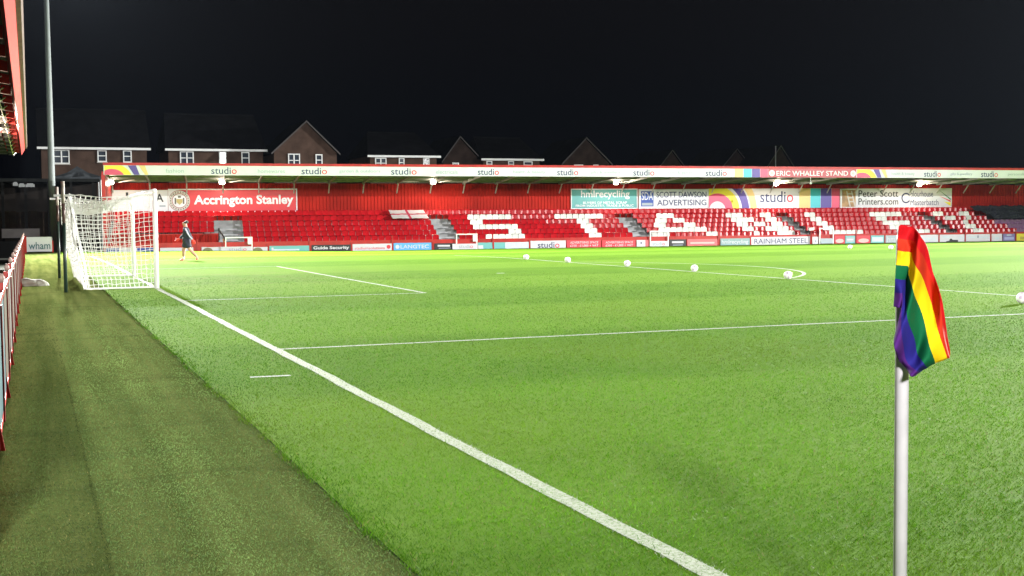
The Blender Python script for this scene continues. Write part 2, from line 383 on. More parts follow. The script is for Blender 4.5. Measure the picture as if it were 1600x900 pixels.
# grass blades near the camera (uncountable: one object)
def blades(name, N, r0, r1, pw, xlo, xhi, hmin, hmax, wk, ca, cb, white=True):
    e = 2-pw; r = (rng.random(N)*(r1**e-r0**e)+r0**e)**(1/e); th = YAW+(rng.random(N)-0.5)*1.05
    x = CAM[0]+r*np.sin(th); y = CAM[1]+r*np.cos(th); k = (x > xlo-(0.05*rng.random(N)**3+0.02*np.sin(y*3.1)+0.015*np.sin(y*7.7))*(xlo > -2)) & (x < xhi) & (rng.random(N) > ((r-r0)/(r1-r0))**1.5); x, y, r = x[k], y[k], r[k]; n = len(x)
    # ragged edge of the pitch over the carpet
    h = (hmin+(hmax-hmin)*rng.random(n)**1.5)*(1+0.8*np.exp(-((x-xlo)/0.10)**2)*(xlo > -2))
    w = wk*(r/6)**0.75*(0.7+0.6*rng.random(n)); az = rng.random(n)*2*PI; lean = h*(0.35+0.9*rng.random(n)); la = rng.random(n)*2*PI
    z = gz(x, y)-0.003
    V = np.empty((n, 3, 3)); V[:, 0] = np.stack([x-np.cos(az)*w, y-np.sin(az)*w, z], 1); V[:, 1] = np.stack([x+np.cos(az)*w, y+np.sin(az)*w, z], 1)
    V[:, 2] = np.stack([x+np.cos(la)*lean, y+np.sin(la)*lean, z+h], 1)
    t = rng.random((n, 1)); C = np.array(ca)*(1-t)+np.array(cb)*t
    pat = 0.5+0.5*np.sin(x*1.3+2*np.sin(y*0.7))*np.sin(y*1.1+1.7*np.sin(x*0.9)); C *= (0.86+0.28*pat)[:, None]
    if white:
        band = np.clip(3*np.sin(y*2*PI/11.0+4.713)+0.5*np.sin(x*0.8+y), -1, 1); C *= (1+0.11*band)[:, None]
        yel = np.clip(np.sin(x*0.47+1.3*np.sin(y*0.31))*np.sin(y*0.53+1.1*np.sin(x*0.37))*1.6-0.35, 0, 1)[:, None]; C = C*(1-0.30*yel)+np.array((0.16, 0.20, 0.02))*0.30*yel
        sx, sy, sr = CAM[0]+rng.random(260)*22, CAM[1]+5+rng.random(260)*24, 0.025+0.06*rng.random(260)**2
        for q in range(260):
            m_ = (np.abs(x-sx[q]) < 0.1) & (np.abs(y-sy[q]) < 0.1) if q % 1 == 0 else None
            i_ = np.flatnonzero(m_); i_ = i_[np.hypot(x[i_]-sx[q], (y[i_]-sy[q])*0.7) < sr[q]]; C[i_] = C[i_]*0.35+np.array((0.050, 0.045, 0.018))*0.6; h[i_] *= 0.5; V[i_, 2, 2] = z[i_]+h[i_]
    else:
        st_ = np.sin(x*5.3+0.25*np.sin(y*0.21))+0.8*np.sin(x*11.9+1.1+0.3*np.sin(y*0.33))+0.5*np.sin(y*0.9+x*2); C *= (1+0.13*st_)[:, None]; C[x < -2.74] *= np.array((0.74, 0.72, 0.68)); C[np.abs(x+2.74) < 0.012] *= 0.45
        for ys in (-28.0, -22.6, -15.0): C[np.abs(y-ys-0.12*np.sin(x*2.1)-0.05*np.sin(x*6)) < 0.05+0.03*np.sin(x*3)] *= 0.66
        sc_ = np.sin(x*3.1+y*0.8)*np.sin(y*1.7-x*1.2); C[sc_ > 0.8] *= 0.82; C[sc_ < -0.82] *= 1.18
    C *= (1-0.35*np.exp(-((x-xlo)/0.35)**2)*(xlo > -2))[:, None]; C *= (0.70+0.60*rng.random(n))[:, None]; dry = rng.random(n) < 0.03; C[dry] = np.array((0.20, 0.19, 0.07))  # shade along the carpet edge is painted into the blade colours
    if white:
        for (x0, y0, x1, y1, lw) in LINES:
            dx, dy = x1-x0, y1-y0; L = math.hypot(dx, dy); al = ((x-x0)*dx+(y-y0)*dy)/L; di = np.abs(-(x-x0)*dy+(y-y0)*dx)/L
            on = (al > 0) & (al < L) & (di < lw/2*(0.85+0.4*rng.random(n))) & (rng.random(n) < 0.66); C[on] = np.array((0.43, 0.47, 0.38))*(0.6+0.4*rng.random((on.sum(), 1)))
    me = bpy.data.meshes.new(name); me.vertices.add(n*3); me.vertices.foreach_set('co', V.ravel()); me.loops.add(n*3); me.loops.foreach_set('vertex_index', np.arange(n*3, dtype=np.int32))
    me.polygons.add(n); me.polygons.foreach_set('loop_start', np.arange(0, n*3, 3, dtype=np.int32)); me.polygons.foreach_set('loop_total', np.full(n, 3, np.int32))
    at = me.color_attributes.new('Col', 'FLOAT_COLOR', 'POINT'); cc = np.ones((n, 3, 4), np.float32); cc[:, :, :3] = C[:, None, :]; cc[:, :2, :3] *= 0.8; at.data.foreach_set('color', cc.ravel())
    me.materials.append(BLADE); me.update(); me.validate()
    return stuff(link(name, me))
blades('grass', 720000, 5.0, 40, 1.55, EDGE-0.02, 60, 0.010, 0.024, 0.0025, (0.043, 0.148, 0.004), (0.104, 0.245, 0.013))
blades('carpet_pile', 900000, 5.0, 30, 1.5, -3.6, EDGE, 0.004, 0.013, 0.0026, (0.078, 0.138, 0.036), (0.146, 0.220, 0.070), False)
# ------------------------------------------------------------------ floodlight masts
def mast(i, foot, H, aim, W, cone, blend):
    labs = ['tall pale grey steel mast rising out of the picture left of the stand', 'floodlight mast beyond the far right corner', 'floodlight mast behind the near touchline', 'floodlight mast behind the near left corner']
    x, y = foot; zb = -0.76
    t = thing('floodlight_mast', labs[i], 'floodlight', (x, y, zb), 0, 'floodlight masts')
    MB().tube([(0, 0, 0), (0, 0, 6), (0, 0, H)], [0.24, 0.21, 0.15], 14).build('pole', mat('mast_paint', (0.17, 0.19, 0.19), 0.55, 0.15, 1.0, spec=0.2), t, smooth=True)
    MB().box((-0.3, -0.3, 0), (0.3, 0.3, 0.12)).build('base_plate', STEEL, t)
    dx, dy, dz = aim[0]-x, aim[1]-y, aim[2]-H-zb; L = math.hypot(dx, dy); rz = math.atan2(dy, dx)
    fr = MB(); c, s_ = math.cos(rz), math.sin(rz)
    P = lambda f, l, z: (c*f-s_*l, s_*f+c*l, z)
    for z in (H-0.2, H+0.8, H+1.8): fr.tube([P(0.2, -2.0, z), P(0.2, 2.0, z)], 0.05, 6)
    for l in (-2.0, 0, 2.0): fr.tube([P(0.2, l, H-0.3), P(0.2, l, H+1.9)], 0.05, 6)
    fr.build('head_frame', STEEL, t)
    for r in range(3):
        for k in range(4):
            l, z = -1.5+k, H-0.2+r
            poly = [P(0.26, l-0.28, z-0.22), P(0.26, l+0.28, z-0.22), P(0.26, l+0.28, z+0.22), P(0.26, l-0.28, z+0.22)]
            lo = MB().prism(poly, (c*0.22, s_*0.22, -0.08)).build('lamp', DARK, t)
            q = [P(0.486, l-0.24, z-0.26), P(0.486, l+0.24, z-0.26), P(0.486, l+0.24, z+0.10), P(0.486, l-0.24, z+0.10)]
            MB().face(q).build('lens', mat('flood_lens', (1, 1, 1), 0.3, emit=40, ecol=(0.95, 1, 0.97)), lo)
    ld = bpy.data.lights.new('flood', 'SPOT'); ld.energy = W; ld.color = (1.0, 0.99, 0.95); ld.spot_size = math.radians(cone); ld.spot_blend = blend; ld.shadow_soft_size = 0.45 if y > 0 else (0.12 if x > 0 else 3.4)
    lo = bpy.data.objects.new('flood', ld); col.objects.link(lo); lo.parent = t; lo.location = P(1.3, 0, H+0.7)
    lo.rotation_euler = Vector((dx, dy, dz)).to_track_quat('-Z', 'Y').to_euler()
    if y < 0 < x:  # unseen shield, added to keep the beam below the house roofs
        b = MB(); zc = H+0.7-2.0*math.tan(math.radians(4.4)); n = 24
        for k in range(n):
            a0, a1 = rz-1.3+2.6*k/n, rz-1.3+2.6*(k+1)/n; cx, cy = P(1.3, 0, 0)[:2]
            q = [(cx+2*math.cos(a0), cy+2*math.sin(a0)), (cx+2*math.cos(a1), cy+2*math.sin(a1))]
            b.face([(*q[0], zc), (*q[1], zc), (*q[1], H+2.2), (*q[0], H+2.2)]); b.face([(*q[0], H+2.2), (*q[1], H+2.2), (cx, cy, H+2.2)])
        b.build('added_beam_shield', DARK, t)
for i, f in enumerate(FLOODS): mast(i, *f)

# ------------------------------------------------------------------ far grandstand
st = thing('grandstand', 'long low red stand with STANLEY spelled in white seats across the far side', 'grandstand', (SO[0], SO[1], 0), SANG)
DW, D0, DR = 7.44, 0.6, 0.96                     # back wall, front edge of roof, row depth
S0 = S(162, 275, D0)[0]; S1 = 78.0               # ends of the stand
NSEG = 40
def srange(a, b, n=NSEG): return [a+(b-a)*i/n for i in range(n+1)]
def sbar(mb, s0, s1, prof, n=None):
    """profile (d,z) swept along the stand, following its slight fall"""
    n = n or max(1, int(abs(s1-s0)/2.5)); ss = srange(s0, s1, n); base = len(mb.v); m = len(prof)
    for s in ss: mb.v += [(s, d, tilt(s, z)) for d, z in prof]
    for i in range(n):
        for k in range(m):
            mb.f.append((base+i*m+k, base+(i+1)*m+k, base+(i+1)*m+(k+1) % m, base+i*m+(k+1) % m)); mb.mi.append(mb.k)
    mb.f.append(tuple(base+k for k in range(m))); mb.f.append(tuple(base+n*m+k for k in range(m-1, -1, -1))); mb.mi += [mb.k]*2
    return mb
rowpx = {1: (330, 329), 2: (338, 336), 3: (346, 343), 4: (353.5, 350), 5: (361, 357), 6: (369, 364.5)}
ROW = {}
for r in range(1, 7):
    d = 1.08+DR*(6-r); z = 0.5*(S(800, rowpx[r][0], d)[1]+S(1200, rowpx[r][1], d)[1]); ROW[r] = (d, z)      # z = middle of the backrest
ZF = [ROW[r][1]-0.50 for r in (6, 5, 4, 3, 2, 1)]   # tread level under each row
# aisles measured where they meet row 4
AIS = []
for (xa, xb, yy) in ((341, 372, 354), (682, 706, 353), (975, 996, 351), (1232, 1247, 349), (1456, 1470, 347)):
    a = S(xa, yy, ROW[4][0])[0]; bq = S(xb, yy, ROW[4][0])[0]; AIS.append((a, bq))
LB = AIS[0][0]                                    # left block ends at the first aisle
# terrace: one concrete step per row
for i, r in enumerate((6, 5, 4, 3, 2, 1)):
    d, _ = ROW[r]; b = MB(); y0 = d-0.34; y1 = y0+DR if i < 5 else DW
    sbar(b, S0 if i > 1 else LB, S1, [(y0, ZG-0.3), (y1+0.01*i, ZG-0.3), (y1+0.01*i, ZF[i]), (y0, ZF[i])]); b.build('terrace_step', CONC, st)
# aisle steps: half-height treads, lighter concrete
for (a, bq) in AIS:
    for i, r in enumerate((6, 5, 4, 3, 2)):
        d, _ = ROW[r]; rise = ZF[i]-(ZF[i-1] if i else ZF[0]-0.26)
        b = MB(); sbar(b, a+0.03, bq-0.03, [(d-0.34-0.36, ZF[i]-rise+0.004), (d-0.345, ZF[i]-rise+0.004), (d-0.345, ZF[i]-rise/2), (d-0.34-0.36, ZF[i]-rise/2)], 1)
        b.build('aisle_step', mat('step_concrete', (0.34, 0.35, 0.37), 0.85, 0.2, 2), st)
# rear wall: trapezoidal sheet cladding, one sheet per bay
def cladding(s0, s1, zlo, zhi, d, parent, name='cladding_sheet', bay=2.4, pitch=0.25):
    s = s0
    while s < s1-0.01:
        e = min(s+bay, s1); b = MB(); n = max(1, int(round((e-s)/pitch))); pr = []
        for k in range(n):
            q = s+(e-s)*k/n; w = (e-s)/n; pr += [(q, d), (q+w*0.55, d), (q+w*0.62, d-0.045), (q+w*0.93, d-0.045)]
        pr.append((e-0.006, d))
        for (a, da), (c, dc) in zip(pr[:-1], pr[1:]): b.face([(a, da, tilt(a, zlo)), (c, dc, tilt(c, zlo)), (c, dc, tilt(c, zhi)), (a, da, tilt(a, zhi))])
        b.face([(s, d+0.05, tilt(s, zhi)), (e, d+0.05, tilt(e, zhi)), (e, d+0.05, tilt(e, zlo)), (s, d+0.05, tilt(s, zlo))])
        b.build(name, CLAD, parent); s = e
ZWT = 4.30
cladding(S0, S1, ZF[5]-0.2, ZWT, DW, st)
# roof: sheets, rafters, purlins, fascia
ZRF = S(500, 274.5, D0)[1]; ZRB = S(600, 288, DW)[1]
ZFT = S(500, 260, D0)[1]; ZFR = S(500, 256, D0)[1]
k_ = 0
s = S0
while s < S1-0.1:
    e = min(s+2.4, S1); b = MB(); b.prism([(s, D0+0.1, tilt(s, ZRF+0.22)), (e-0.01, D0+0.1, tilt(e, ZRF+0.22)), (e-0.01, DW+0.4, tilt(e, ZRB+0.22)), (s, DW+0.4, tilt(s, ZRB+0.22))], (0, 0, 0.05)); b.build('roof_sheet', ROOFU, st)
    b = MB(); b.prism([(s, D0+0.08, tilt(s, ZRF+0.02)), (s+0.09, D0+0.08, tilt(s, ZRF+0.02)), (s+0.09, DW-0.06, tilt(s, ZRB+0.0)), (s, DW-0.06, tilt(s, ZRB+0.0))], (0, 0, 0.19)); b.build('rafter', mat('rafter_grey', (0.20, 0.21, 0.18), 0.6, 0.2), st)
    b = MB(); b.tube([(s+0.045, DW-0.08, tilt(s, ZRB-0.62)), (s+0.045, DW-0.75, tilt(s, ZRB+0.02))], 0.045, 6); b.build('brace', mat('brace_paint', (0.42, 0.40, 0.37), 0.5), st)
    s = e
for q in (0.2, 0.45, 0.7, 0.93):
    d = D0+(DW-D0)*q; z = ZRF+(ZRB-ZRF)*q+0.2; b = MB(); sbar(b, S0, S1, [(d, z-0.1), (d+0.06, z-0.1), (d+0.06, z+0.01), (d, z+0.01)]); b.build('purlin', mat('rafter_grey', (0.2,0.21,0.18)), st)
b = MB(); sbar(b, S0, S1, [(D0, ZRF), (D0+0.07, ZRF), (D0+0.07, ZFT), (D0, ZFT)]); fascia = b.build('fascia', WHITE, st)
b = MB(); sbar(b, S0-0.03, S1, [(D0-0.03, ZFT+0.003), (D0+0.16, ZFT+0.003), (D0+0.16, ZFR), (D0-0.03, ZFR)]); b.build('roof_trim', REDP, st)
# end wall and end post
b = MB(); b.prism([(S0-0.12, D0, ZG-0.2), (S0-0.12, DW+0.3, ZG-0.2), (S0-0.12, DW+0.3, tilt(S0, ZRB+0.2)), (S0-0.12, D0, tilt(S0, ZRF+0.2))], (0.1, 0, 0))
b.build('end_wall', REDP, st)
b = MB(); b.box((S0-0.14, D0-0.06, ZG-0.2), (S0+0.08, D0+0.14, ZRF)); b.build('end_post', REDP, st)
# lower red wall in front of the left block
dlow = ROW[5][0]+0.45; zl = S(300, 366.5, dlow)[1]
cladding(S0+0.1, LB, ZG-0.1, zl, dlow, st, 'front_wall_sheet', 1.8, 0.3)
b = MB(); sbar(b, S0+0.1, LB, [(dlow-0.06, zl), (dlow+0.09, zl), (dlow+0.09, zl+0.06), (dlow-0.06, zl+0.06)]); b.build('wall_capping', REDP, st)
# front kerb wall under the boards
b = MB(); sbar(b, S0, S1, [(0.09, ZG-0.3), (0.24, ZG-0.3), (0.24, 0.36), (0.09, 0.36)]); b.build('front_wall', REDP, st)

# seats
def seat_mesh(m):
    b = MB(); w = 0.215
    # moulded shell: dished backrest with rolled top edge, curved seat pan, one bracket
    us = (-1, -0.82, -0.3, 0.3, 0.82, 1); prof = [(-0.36, -0.185), (-0.33, -0.165), (-0.02, -0.205), (0.03, -0.15), (0.065, 0.10), (0.095, 0.165), (0.14, 0.16)]
    n0 = len(b.v)
    for u in us:
        k = abs(u)
        for (y, z) in prof: b.v.append((u*w*(0.92 if z > 0.12 else 1), y-0.035*k*k, z-(0.035 if k == 1 and z > 0.05 else 0.0)))
    m_ = len(prof)
    for i in range(len(us)-1):
        for j in range(m_-1):
            b.f.append((n0+i*m_+j, n0+(i+1)*m_+j, n0+(i+1)*m_+j+1, n0+i*m_+j+1)); b.mi.append(0)
    b.k = 1; b.box((-0.03, -0.16, -0.50), (0.03, -0.10, -0.19))
    me = b.mesh('seat', [m, DARK], True); return me
vary(RED, 0.90, 1.18); vary(WHS, 0.8, 1.1)
SM = {'r': seat_mesh(RED), 'w': seat_mesh(WHS), 'p': seat_mesh(PURS)}
PATT = {2: [(730, 798), (865, 938), (1027, 1053), (1136, 1161), (1185, 1202), (1256, 1272), (1361, 1412), (1461, 1475), (1502, 1517)],
        3: [(735, 757), (899, 918), (1026, 1044), (1053, 1069), (1144, 1178), (1193, 1210), (1265, 1281), (1371, 1387), (1478, 1493), (1506, 1520)],
        4: [(742, 812), (906, 925), (1026, 1043), (1070, 1087), (1153, 1170), (1179, 1195), (1204, 1220), (1274, 1291), (1380, 1425), (1502, 1517)],
        5: [(798, 818), (912, 932), (1025, 1104), (1162, 1180), (1196, 1229), (1283, 1301), (1390, 1405), (1512, 1527)],
        6: [(754, 825), (918, 938), (1020, 1043), (1104, 1121), (1174, 1189), (1214, 1238), (1293, 1349), (1400, 1454), (1524, 1540)]}
SP = 0.4535
s_anchor = S(730, 338, ROW[2][0])[0]+SP/2
COVER_PX = {1: 1505, 2: 1519, 3: 1537, 4: 1553, 5: 1568, 6: 1580}
seats = []
SMAX = S(1640, 340, 4)[0]
for r in range(1, 7):
    d, z = ROW[r]; i0 = int((S0+0.4-s_anchor)/SP)
    for i in range(i0, 400):
        s = s_anchor+i*SP
        if s > SMAX: break
        if r > 1 and any(a-0.17 < s < bq+0.17 for a, bq in AIS): continue
        if r >= 5 and s < LB+0.2: continue
        px, py = pxs(s, d, z)
        c = 'r'
        if any(a <= px <= bq for a, bq in PATT.get(r, [])): c = 'w'
        if px > COVER_PX[r]+4:
            if r <= 3: continue
            c = 'p'
        P = SO+SU*s+SN*d; dist = float(np.linalg.norm(P[:2]-CAM[:2]))
        seats.append((dist, c, s, d, tilt(s, z)))
reds = sorted([q for q in seats if q[1] == 'r']); rest = reds[300:]
for q in reds[:300]+[q for q in seats if q[1] != 'r']:
    _, c, s, d, z = q; o = link('seat', SM[c], st, (s, d, z), random.uniform(-0.03, 0.03))
b = MB(); sv = [v.co[:] for v in SM['r'].vertices]; sf = [(tuple(p.vertices), p.material_index) for p in SM['r'].polygons]
for (_, c, s, d, z) in rest:
    n = len(b.v); b.v += [(x+s, y+d, q+z) for x, y, q in sv]
    for f, mi in sf: b.f.append(tuple(n+i for i in f)); b.mi.append(mi)
stuff(b.build('seats_far', [RED, DARK], st)); bpy.data.objects['seats_far'].name = 'distant_seats'

# roof lamps on the stand
for k, (px, py) in enumerate(((173, 285), (347, 285), (677, 285), (963, 285.5), (1213, 287.5), (1437, 288.5))):
    d = 5.6; s, z = S(px, py, d); w = sworld(s, d, z)
    where = ['at the left end of the stand', 'above the club name sign', 'above the bare red wall', 'above the teal sign', 'above the coloured banner', 'above the rightmost white sign'][k]
    t = thing('roof_lamp', 'small glowing floodlight under the stand roof '+where, 'lamp', w, SANG, 'lamps under the stand roof')
    MB().box((-0.2, 0.06, -0.13), (0.2, 0.2, 0.13)).build('housing', DARK, t)
    b = MB(); n = 12
    for i in range(6):
        for j in range(n):
            def q(i, j): a = PI/2*i/6; c = 2*PI*j/n; return (0.19*math.cos(a)*math.cos(c), 0.055-0.13*math.sin(a), 0.14*math.cos(a)*math.sin(c))
            b.face([q(i, j), q(i, j+1), q(i+1, j+1), q(i+1, j)])
    b.build('lens', LENS, t, smooth=True)
    MB().tube([(0, 0.13, 0.13), (0, 0.13, (ZRF+ZRB)/2+0.1-z)], 0.02, 6).build('bracket', STEEL, t)
    MB().tube([(0.45, 0.5, 0.02), (1.15, 0.1, 0.12), (1.5, -0.1, 0.16)], 0.03, 6).build('conduit', mat('brace_paint', (0.5,0.5,0.5)), t)
    ld = bpy.data.lights.new('lamp_light', 'POINT'); ld.energy = 170; ld.color = (1, 0.84, 0.66); ld.shadow_soft_size = 0.12
    lo = bpy.data.objects.new('lamp_light', ld); col.objects.link(lo); lo.parent = t; lo.location = (0, -0.22, -0.06)

# fascia lettering and colour bands (on the fascia's front)
def fs(px): return S(px, 268, D0)[0]
zt0, zt1 = ZRF+0.10*(ZFT-ZRF), ZRF+0.9*(ZFT-ZRF)
def ftext(body, px, half, stud):
    s0, s1 = fs(px-half), fs(px+half); sc = (s0+s1)/2
    lo, hi = (ZRF+0.14*(ZFT-ZRF), ZRF+0.86*(ZFT-ZRF)) if stud else (ZRF+0.26*(ZFT-ZRF), ZRF+0.68*(ZFT-ZRF))
    dz = tilt(sc, lo)-lo
    text(body, fascia, s0, s1, lo+dz, hi+dz, D0-0.004, NAVY if stud else GREYT, 0.006 if stud else 0.0, REDT if stud else None)
for px in (350, 491, 631, 763, 887, 1006, 1119, 1457, 1546): ftext('studio', px, 20 if px < 700 else 16.5 if px < 1200 else 13, True)
for body, px, h in (('fashion', 273, 14), ('homewares', 424, 21), ('garden & outdoors', 562, 32), ('electricals', 698, 17), ('health & beauty', 827, 25), ('gifts & jewellery', 946, 23), ('toys & games', 1063, 19), ('health & beauty', 1411, 18), ('gifts & jewellery', 1502, 17), ('personalised', 1592, 17)): ftext(body, px, h, False)
def fband(p0, p1, m, zz=None):
    b = MB(); s0, s1 = fs(p0), fs(p1); z0, z1 = ZRF+0.003, ZFT-0.003
    b.prism([(s0, D0-0.003, tilt(s0, z0)), (s1, D0-0.003, tilt(s1, z0)), (s1, D0-0.003, tilt(s1, z1)), (s0, D0-0.003, tilt(s0, z1))], (0, -0.004, 0)); return b.build('printed_band', m, fascia)
for a, c_, m in ((1148, 1161, TAN), (1162, 1174.5, CYAN), (1175, 1187.5, PURP), (1188, 1200, PINK)): fband(a, c_, m)
MAR = mat('print_maroon', (0.36, 0.05, 0.07), 0.5)
fband(1200.3, 1338, MAR)
sc = fs(1268); dz = tilt(sc, ZRF)-ZRF
text('ERIC WHALLEY STAND', fascia, fs(1213), fs(1325), ZRF+0.2*(ZFT-ZRF)+dz, ZRF+0.8*(ZFT-ZRF)+dz, D0-0.008, WHITE, 0.012)
for px in (1206, 1333):
    s = fs(px); zc = tilt(s, (ZRF+ZFT)/2)
    arcs(fascia, (s-1, s+1, zc-1, zc+1), (s, zc), [(0.0, 0.10, mat('crest_grey', (0.45, 0.42, 0.40))), (0.10, 0.22, WHITE)], D0-0.010)
def fascia_arcs(p0, p1):
    s0, s1 = fs(p0), fs(p1); w = s1-s0; zb = tilt(s0, ZRF)+0.004; zt = tilt(s1, ZFT)-0.004
    arcs(fascia, (s0, s1, zb, zt), (s0+0.17*w, zb-0.25), [(0, 0.62, PINK), (0.62, 0.95, YEL)], D0-0.004, 1.25)
    for a0, a1, m in ((0.55, 0.75, PURP), (0.80, 0.95, TAN)):
        b = MB(); x = lambda t: s0+w*t
        b.prism([(x(a0)+0.12*w, D0-0.004, zb), (x(a1)+0.05*w, D0-0.004, zb), (x(a1)-0.03*w, D0-0.004, zt), (x(a0)-0.02*w, D0-0.004, zt)], (0, -0.003, 0)); b.build('printed_band', m, fascia)
fascia_arcs(163, 232); fascia_arcs(1339, 1387)
# the small lantern hanging from the fascia
s, z = S(1267, 284, D0); t = thing('hanging_lantern', 'small white lamp hanging below the stand name on the roof edge', 'lamp', sworld(s, D0+0.02, z), SANG)
MB().tube([(0, 0.02, 0.02), (0, 0.02, ZRF-z)], 0.02, 6).build('stem', UPVC, t); MB().tube([(0, 0.02, -0.18), (0, 0.02, -0.1), (0, 0.02, 0.02)], [0.05, 0.09, 0.04], 10).build('globe', UPVC, t, smooth=True)

# ------------------------------------------------------------------ signs on the rear wall
DS = DW-0.10
def board(name, label, cat, p0, p1, ytop, ybot, d, pm, frame=None, fw=0.05, thick=0.05, group=None, toground=False):
    xm = (p0+p1)/2; s0, zt = S(p0, ytop, d); s1, _ = S(p1, ytop, d); zt = S(xm, ytop, d)[1]; zb = S(xm, ybot, d)[1]; sm_ = (s0+s1)/2
    o = np.array(sworld(sm_, d, zb)); t = thing(name, label, cat, o, SANG, group); w = (s1-s0)/2; h = tilt(sm_, zt)-tilt(sm_, zb)
    MB().box((-w, 0, 0), (w, thick, h)).build('panel', pm, t)
    if frame:
        b = MB(); g = fw
        for a, c_ in (((-w-0.004, -0.03, -0.004), (w+0.004, -0.003, g)), ((-w-0.004, -0.03, h-g), (w+0.004, -0.003, h+0.004)), ((-w-0.004, -0.03, g), (-w+g, -0.003, h-g)), ((w-g, -0.03, g), (w+0.004, -0.003, h-g))): b.box(a, c_)
        b.build('frame', frame, t)
    return t, w, h
def ptx(t, w, h, body, u0, u1, v0, v1, m, bold=0.0, tm=None, y=-0.004): text(body, t, -w+2*w*u0, -w+2*w*u1, h*v0, h*v1, y, m, bold, tm)
def rect(t, w, h, u0, u1, v0, v1, m, y=-0.004, name='printed_block'):
    MB().box((-w+2*w*u0, y-0.003, h*v0), (-w+2*w*u1, y, h*v1)).build(name, m, t)
def disc(t, cx, cz, r, m, y, name='printed_disc', r0=0.0):
    b = MB()
    for k in range(28):
        a0, a1 = 2*PI*k/28, 2*PI*(k+1)/28
        b.face([(cx+r0*math.cos(a0), y, cz+r0*math.sin(a0)), (cx+r*math.cos(a0), y, cz+r*math.sin(a0)), (cx+r*math.cos(a1), y, cz+r*math.sin(a1)), (cx+r0*math.cos(a1), y, cz+r0*math.sin(a1))] if r0 else [(cx, y, cz), (cx+r*math.cos(a0), y, cz+r*math.sin(a0)), (cx+r*math.cos(a1), y, cz+r*math.sin(a1))])
    return b.build(name, m, t)
t, w, h = board('wall_sign', 'plain white sign on the red wall behind the goal net', 'sign', 165, 262, 297, 331, DS, WHITE)
ptx(t, w, h, 'A', 0.80, 0.93, 0.45, 0.83, BLACK, 0.02); rect(t, w, h, 0.32, 0.36, 0.72, 0.9, BLACK); rect(t, w, h, 0.86, 0.96, 0.22, 0.3, GREYT)
t, w, h = board('wall_sign', 'red Accrington Stanley sign with round crest and white frame', 'sign', 262.5, 464, 295, 331.5, DS, mat('sign_red', (0.50, 0.012, 0.022), 0.45, 0.05), WHITE, 0.07)
cx, cz = -w+2*w*0.085, h*0.5
rect(t, w, h, 0.004, 0.085, 0.03, 0.97, WHITE, -0.0035)
CG = mat('crest_grey', (0.5,0.5,0.5)); GOLD = mat('crest_gold', (0.36, 0.30, 0.12)); MRN = mat('crest_maroon', (0.20, 0.03, 0.04))
disc(t, cx, cz, 0.72, MRN, -0.008); disc(t, cx, cz, 0.69, CG, -0.011, r0=0.50); disc(t, cx, cz, 0.46, WHITE, -0.012)
b = MB(); b.prism([(cx-0.2, -0.015, cz+0.12), (cx-0.2, -0.015, cz-0.1), (cx, -0.015, cz-0.28), (cx+0.2, -0.015, cz-0.1), (cx+0.2, -0.015, cz+0.12)], (0, -0.004, 0)); b.build('crest_shield', GOLD, t)
b = MB()
for k in range(22):
    a = 2*PI*k/22; b.box((cx+0.59*math.cos(a)-0.03, -0.017, cz+0.59*math.sin(a)-0.05), (cx+0.59*math.cos(a)+0.03, -0.0125, cz+0.59*math.sin(a)+0.05))
for dx_ in (-0.27, 0.27): b.box((cx+dx_-0.05, -0.017, cz-0.22), (cx+dx_+0.05, -0.0125, cz+0.2))
b.box((cx-0.1, -0.017, cz+0.2), (cx+0.1, -0.0125, cz+0.34)); stuff(b.build('crest_detail', mat('crest_dark', (0.10, 0.09, 0.08)), t))
ptx(t, w, h, 'Accrington Stanley', 0.195, 0.97, 0.22, 0.74, WHITE, 0.03)
t, w, h = board('wall_sign', 'teal hml recycling sign on the rear wall', 'sign', 892, 996, 295, 326.5, DS, TEAL, WHITE, 0.06)
ptx(t, w, h, 'hmlrecycling', 0.15, 0.88, 0.48, 0.92, WHITE, 0.012); ptx(t, w, h, 'BUYERS OF METAL SCRAP', 0.18, 0.84, 0.25, 0.37, WHITE, 0.01); ptx(t, w, h, 'FROM INDUSTRY, TRADE & PUBLIC', 0.07, 0.94, 0.09, 0.22, WHITE, 0.01)
t, w, h = board('wall_sign', 'white Scott Dawson Advertising sign with blue square logo', 'sign', 998, 1107, 295.5, 326, DS, WHITE, mat('frame_grey', (0.5, 0.52, 0.52)), 0.04)
rect(t, w, h, 0.03, 0.21, 0.12, 0.90, mat('logo_blue', (0.03, 0.07, 0.30))); ptx(t, w, h, 'SDA', 0.04, 0.2, 0.45, 0.85, WHITE, 0.0, None, -0.009); rect(t, w, h, 0.045, 0.195, 0.17, 0.30, GREYT, -0.008)
ptx(t, w, h, 'SCOTT DAWSON', 0.25, 0.97, 0.57, 0.87, NAVY, 0.012); ptx(t, w, h, 'ADVERTISING', 0.26, 0.97, 0.16, 0.46, NAVY, 0.012)
t, w, h = board('wall_sign', 'white studio banner with coloured arcs and stripes on rear wall', 'banner', 1107.5, 1312, 294.5, 325.5, DS, WHITE)
u = 2*w/204.5; cx, cz = -w+13*u, -0.12
arcs(t, (-w, w, 0.002, h-0.002), (cx, cz), [(12*u*1.05, 24*u, PINK), (24*u, 34*u, YEL), (38*u, 49*u, PURP), (51*u, 61*u, TAN)], -0.004, 1.0)
ptx(t, w, h, 'studio', 0.385, 0.64, 0.30, 0.86, NAVY, 0.008, REDT)
for u0, u1, m in ((0.685, 0.77, TAN), (0.772, 0.85, CYAN), (0.852, 0.935, PURP), (0.937, 0.999, PINK)): rect(t, w, h, u0, u1, 0.004, 0.996, m)
t, w, h = board('wall_sign', 'long white Peter Scott and Colourhouse sign at right of rear wall', 'sign', 1313, 1487, 294.5, 324.5, DS, WHITE, mat('frame_pale', (0.6, 0.6, 0.58)), 0.04)
